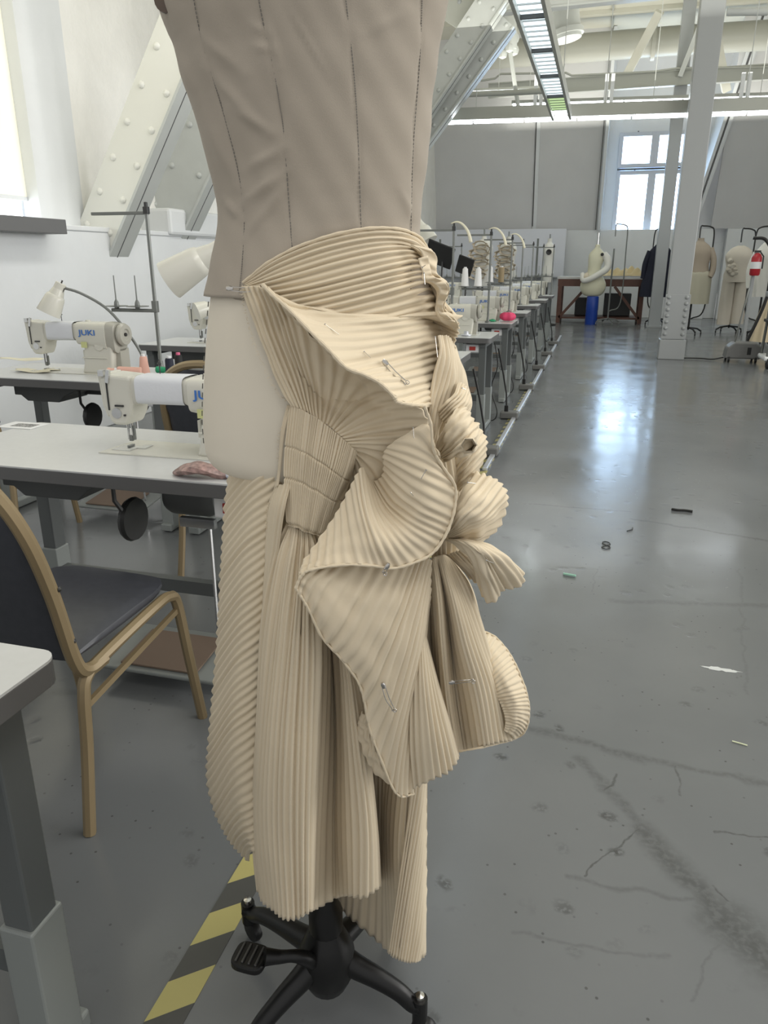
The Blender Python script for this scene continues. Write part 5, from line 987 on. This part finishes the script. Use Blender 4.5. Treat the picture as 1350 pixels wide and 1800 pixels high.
part('bow_petal', [[(782, 938, .12), (795, 900, .13), (812, 862, .12), (832, 829, .08)], [(784, 940, .13), (805, 900, .16), (828, 870, .15), (855, 836, .10)], [(786, 942, .13), (815, 910, .17), (845, 885, .16), (876, 846, .10)], [(788, 944, .13), (820, 922, .16), (855, 905, .15), (890, 866, .09)], [(789, 946, .13), (822, 934, .15), (855, 920, .14), (889, 892, .08)], [(790, 948, .12), (820, 945, .13), (848, 940, .12), (876, 925, .08)], [(790, 952, .11), (812, 955, .12), (832, 956, .11), (852, 950, .08)]], 12, .004, calico, 'large pleated petal of the side bow', nv=60, seed=19, jit=.15, crumple=.0012)
part('bow_tail', [[(782, 950, .13), (800, 955, .14), (820, 975, .14), (838, 1000, .13), (845, 1030, .11)], [(786, 948, .13), (810, 952, .16), (835, 972, .17), (850, 1005, .16), (868, 1053, .12)], [(790, 948, .13), (820, 952, .17), (850, 975, .18), (870, 1010, .16), (890, 1044, .12)], [(794, 950, .13), (825, 955, .16), (860, 972, .17), (885, 995, .15), (908, 1028, .11)], [(798, 952, .12), (830, 953, .14), (862, 965, .15), (890, 980, .13), (918, 1002, .10)]], 9, .004, calico, 'lower tail of the side bow', nv=60, seed=20, jit=.2, crumple=.0012, big=lambda a, b: .008 * np.sin(a * 9.4) * b)
part('bow_underside', [[(785, 975, .09), (800, 990, .10), (815, 1005, .10), (822, 1012, .09)], [(800, 970, .10), (820, 990, .12), (838, 1010, .12), (845, 1032, .10)], [(815, 968, .10), (840, 990, .12), (860, 1015, .12), (868, 1052, .10)]], 6, .003, calico, nv=40, seed=25)
# right lower cascades
part('right_cascade', [[(748, 985, .10), (745, 1060, .12), (738, 1150, .13), (722, 1230, .14), (716, 1300, .14)], [(755, 985, .11), (757, 1060, .10), (760, 1150, .08), (762, 1240, .08), (775, 1330, .08)], [(762, 980, .12), (772, 1050, .14), (778, 1130, .14), (786, 1230, .12), (800, 1322, .12)], [(768, 978, .12), (782, 1050, .11), (792, 1130, .09), (803, 1220, .09), (818, 1319, .09)], [(774, 976, .12), (795, 1050, .15), (812, 1130, .15), (835, 1220, .14), (850, 1312, .13)], [(780, 975, .12), (808, 1050, .14), (835, 1130, .14), (862, 1210, .13), (880, 1304, .12)], [(786, 978, .11), (820, 1030, .12), (845, 1100, .11), (868, 1180, .10), (902, 1296, .09)], [(792, 982, .09), (826, 1030, .08), (842, 1090, .07), (850, 1150, .06), (880, 1240, .05)]], 27, .0045, calico, 'pleated cascade behind the lower petal', nv=90, seed=23, fade=(.03, 0))
part('curled_rim', [[(832, 1140, .10), (836, 1120, .09), (838, 1104, .06)], [(845, 1165, .11), (860, 1140, .10), (872, 1122, .06)], [(858, 1190, .12), (880, 1168, .11), (897, 1153, .07)], [(868, 1212, .12), (895, 1198, .12), (914, 1188, .08)], [(877, 1232, .12), (905, 1228, .125), (926, 1224, .09)], [(885, 1250, .12), (910, 1252, .125), (929, 1256, .09)], [(888, 1268, .12), (910, 1274, .12), (922, 1284, .09)], [(886, 1285, .12), (898, 1292, .115), (903, 1299, .10)]], 26, .0022, calico, 'curled rim of the right cascade', nv=36, seed=24, jit=.2, crumple=.0006)
part('lower_fan', [[(736, 1105, .16), (716, 1200, .17), (708, 1300, .17), (712, 1390, .16)], [(738, 1106, .16), (730, 1200, .175), (730, 1300, .18), (736, 1382, .17)], [(740, 1108, .16), (745, 1200, .18), (755, 1290, .185), (765, 1368, .175)], [(742, 1110, .155), (757, 1200, .17), (775, 1290, .175), (788, 1357, .165)], [(744, 1112, .15), (765, 1195, .155), (787, 1270, .155), (804, 1335, .145)], [(745, 1114, .12), (765, 1195, .11), (785, 1270, .10), (800, 1325, .09)]], 12, .0045, calico, 'lower fan of straight pleats', nv=70, seed=26)
# petals
part('lower_petal', [[(548, 1001, .205), (536, 1004, .215), (526, 1014, .22), (520, 1034, .22)], [(590, 993, .19), (572, 1015, .21), (555, 1040, .215), (542, 1068, .215)], [(640, 992, .175), (612, 1040, .20), (585, 1085, .21), (566, 1118, .205)], [(690, 998, .165), (655, 1060, .195), (622, 1125, .205), (598, 1155, .20)], [(725, 990, .16), (695, 1075, .19), (655, 1160, .20), (630, 1198, .195)], [(745, 983, .155), (712, 1090, .185), (675, 1200, .195), (644, 1262, .19)], [(757, 985, .15), (728, 1110, .18), (692, 1240, .19), (664, 1325, .185)], [(757, 1020, .15), (735, 1150, .175), (705, 1280, .185), (688, 1382, .18)], [(755, 1050, .14), (735, 1180, .165), (715, 1300, .175), (706, 1399, .175)], [(752, 1080, .13), (736, 1200, .155), (724, 1310, .165), (728, 1394, .165)]],
    19, .0042, calico, 'lower petal ending in a point', nv=90, seed=28, jit=.2, crumple=.0008)
part('tattered_fold', [[(636, 1250, .15), (630, 1268, .15), (626, 1285, .145)], [(645, 1265, .16), (645, 1300, .16), (640, 1325, .15)], [(652, 1290, .165), (658, 1330, .165), (660, 1358, .155)], [(668, 1330, .17), (680, 1365, .17), (690, 1388, .165)], [(690, 1370, .17), (698, 1385, .17), (706, 1398, .168)]], 7, .0025, calico, 'tattered inner fold behind the petal tip', nv=40, seed=29, crumple=.0018)
part('upper_petal_large', [[(742, 745, .165), (755, 750, .17), (762, 775, .17), (770, 800, .17)], [(690, 778, .15), (725, 785, .165), (760, 805, .17), (785, 830, .16)], [(676, 795, .145), (712, 812, .165), (755, 835, .175), (799, 858, .16)], [(674, 815, .14), (708, 842, .165), (752, 868, .18), (798, 890, .165)], [(672, 835, .135), (700, 868, .16), (742, 898, .18), (790, 920, .17)], [(660, 845, .125), (688, 888, .15), (730, 922, .18), (776, 947, .175)], [(648, 838, .12), (675, 895, .15), (712, 938, .185), (757, 973, .18)], [(640, 828, .14), (660, 895, .165), (690, 945, .19), (725, 988, .19)], [(634, 822, .155), (644, 890, .18), (665, 950, .20), (690, 998, .195)], [(622, 845, .16), (630, 900, .185), (642, 955, .20), (652, 994, .205)], [(604, 878, .165), (608, 920, .185), (614, 960, .20), (620, 991, .21)], [(585, 912, .175), (585, 940, .19), (584, 970, .205), (585, 993, .215)], [(560, 950, .19), (558, 968, .20), (555, 985, .21), (550, 999, .22)], [(534, 988, .205), (530, 995, .21), (526, 1002, .215), (524, 1012, .22)]],
    25, .0030, calico, 'largest petal curving over the gathers', nv=90, seed=30, jit=.15, sharp=.7, crumple=.0006)
# thick turned edges
def edge_(name, pts, r, m=calico):
    C = cr(np.array(pts, float), np.linspace(0, len(pts) - 1, 12 * len(pts))); o = cobj(MB().tube([tuple(S(*q)) for q in C], [r * (1 + .25 * math.sin(k * .9) * math.sin(k * .37)) for k in range(len(C))], 8).build(name, m, None, True), sk); return o
edge_('turned_edge', [(x, y, BW(x, y) + w_ + .022) for x, y, w_ in [(462, 501, .012), (480, 519, .03), (510, 546, .045), (545, 582, .055), (578, 615, .062), (608, 646, .068), (640, 659, .072), (668, 674, .075), (692, 697, .078), (698, 706, .079), (720, 711, .08), (746, 713, .08)]], .0024)
edge_('turned_edge', [(746, 713, .185), (757, 745, .18), (762, 790, .175), (775, 815, .168), (799, 852, .163), (801, 880, .165), (794, 915, .172), (778, 950, .178), (757, 975, .183), (725, 990, .191), (690, 999, .197), (650, 994, .206), (600, 993, .214), (548, 1001, .222), (530, 1012, .222), (520, 1034, .221)], .0019)
edge_('turned_edge', [(520, 1034, .221), (530, 1050, .219), (542, 1070, .216), (566, 1120, .206), (598, 1156, .2), (628, 1196, .196), (640, 1230, .193), (650, 1282, .189), (668, 1330, .186), (690, 1384, .181), (706, 1400, .176), (728, 1395, .166)], .0016)
edge_('turned_edge', [(838, 1104, .06), (872, 1121, .06), (898, 1153, .07), (915, 1188, .08), (927, 1224, .09), (930, 1256, .09), (923, 1285, .09), (903, 1299, .09), (850, 1313, .13), (800, 1322, .12)], .0016)
edge_('turned_edge', [(427, 497, BW(427, 497) + .013), (475, 459, BW(475, 459) + .013), (540, 427, BW(540, 427) + .014), (620, 405, BW(620, 405) + .014), (690, 401, BW(690, 401) + .013), (735, 415, .03), (757, 445, .02)], .0018)
# ------------------------------------------------------------------ pins
def safety_pin(label, a, b, dep, bow=1):
    """a: coiled cap end, b: spring end, in the cloth plane at depth dep"""
    A = Vector(tuple(S(*a, dep))); B = Vector(tuple(S(*b, dep))); t = thing('safety_pin', label, 'safety pin', tuple((A + B) / 2), 0, 'open safety pins on the skirt'); c0 = (A + B) / 2
    A -= c0; B -= c0; d = (B - A).normalized(); n = Vector(tuple(-hv)); s = d.cross(n).normalized() * bow; L = (B - A).length; r = .0006
    MB().tube([A, A + d * L * .5 + s * L * .02 + n * .001, B - d * .003], r, 6).build('needle', nick, t, True)
    MB().tube(cr(np.array([A + s * .004, A + d * L * .5 + s * (.003 + L * .06) + n * .002, B + s * .003 - d * .004, B + s * .0035, B]), np.linspace(0, 4, 24)).tolist(), r, 6).build('back_wire', nick, t, True)
    MB().tube([tuple(B + (d * math.cos(k * .7) + s * math.sin(k * .7)) * .0022 + n * k * .0001) for k in range(20)], .0005, 5).build('coil', nick, t, True)
    MB().tube([A - d * .003 + s * .002, A + d * .001 + s * .002, A + d * .005 + s * .002], [.002, .0034, .0022], 8, flat=.7).build('cap', nick, t, True)
    return t
safety_pin('closed safety pin stretched across the waist corner at left', (402, 504), (463, 505), BW(430, 505) + .030)
safety_pin('large safety pin on the flap at centre right of the hip', (678, 634), (716, 672), BW(697, 650) + .070)
safety_pin('large safety pin near the point of the lower petal', (676, 1203), (694, 1248), .205)
safety_pin('horizontal safety pin on the right cascade', (793, 1202), (832, 1198), .158, -1)
safety_pin('small safety pin hanging under the edge of the largest petal', (684, 995), (677, 1008), .203)
def straight_pin(label, a, b, dep):
    A = Vector(tuple(S(*a, dep))); B = Vector(tuple(S(*b, dep + .001))); t = thing('dressmaker_pin', label, 'pin', tuple(A), 0, 'straight pins in the skirt'); B -= A
    MB().tube([(0, 0, 0), B], .0004, 5).build('shaft', nick, t); MB().lathe([(.001, -.0006), (.0012, 0), (.001, .0006)], 8, (0, 0, 0), B.to_track_quat('Z', 'Y').to_matrix()).build('head', nick, t)
for a, b, dp, lb in [((571, 570), (596, 588), BW(583, 580) + .055, 'straight pin on the flap under the folded edge'), ((640, 618), (652, 629), BW(646, 622) + .062, 'short straight pin left of the safety pin on the hip'), ((765, 592), (769, 628), .125, 'upright pin near the right end of the flap'), ((749, 826), (740, 842), .185, 'pin in the largest petal near its right edge'), ((722, 866), (727, 872), .185, 'tiny pin in the middle of the largest petal'), ((726, 752), (728, 770), .17, 'pin at the corner between flap and large petal'), ((822, 848), (836, 850), .165, 'pin in the bow petal'), ((812, 682), (819, 685), .13, 'bright pin head on the upper petal'), ((745, 480), (747, 500), .12, 'pin in the hip ruffle'), ((855, 985), (868, 990), .195, 'pin on the tail of the bow'), ((742, 470), (748, 466), .12, 'pin tip at the top of the hip ruffle')]:
    straight_pin(lb, a, b, dp)
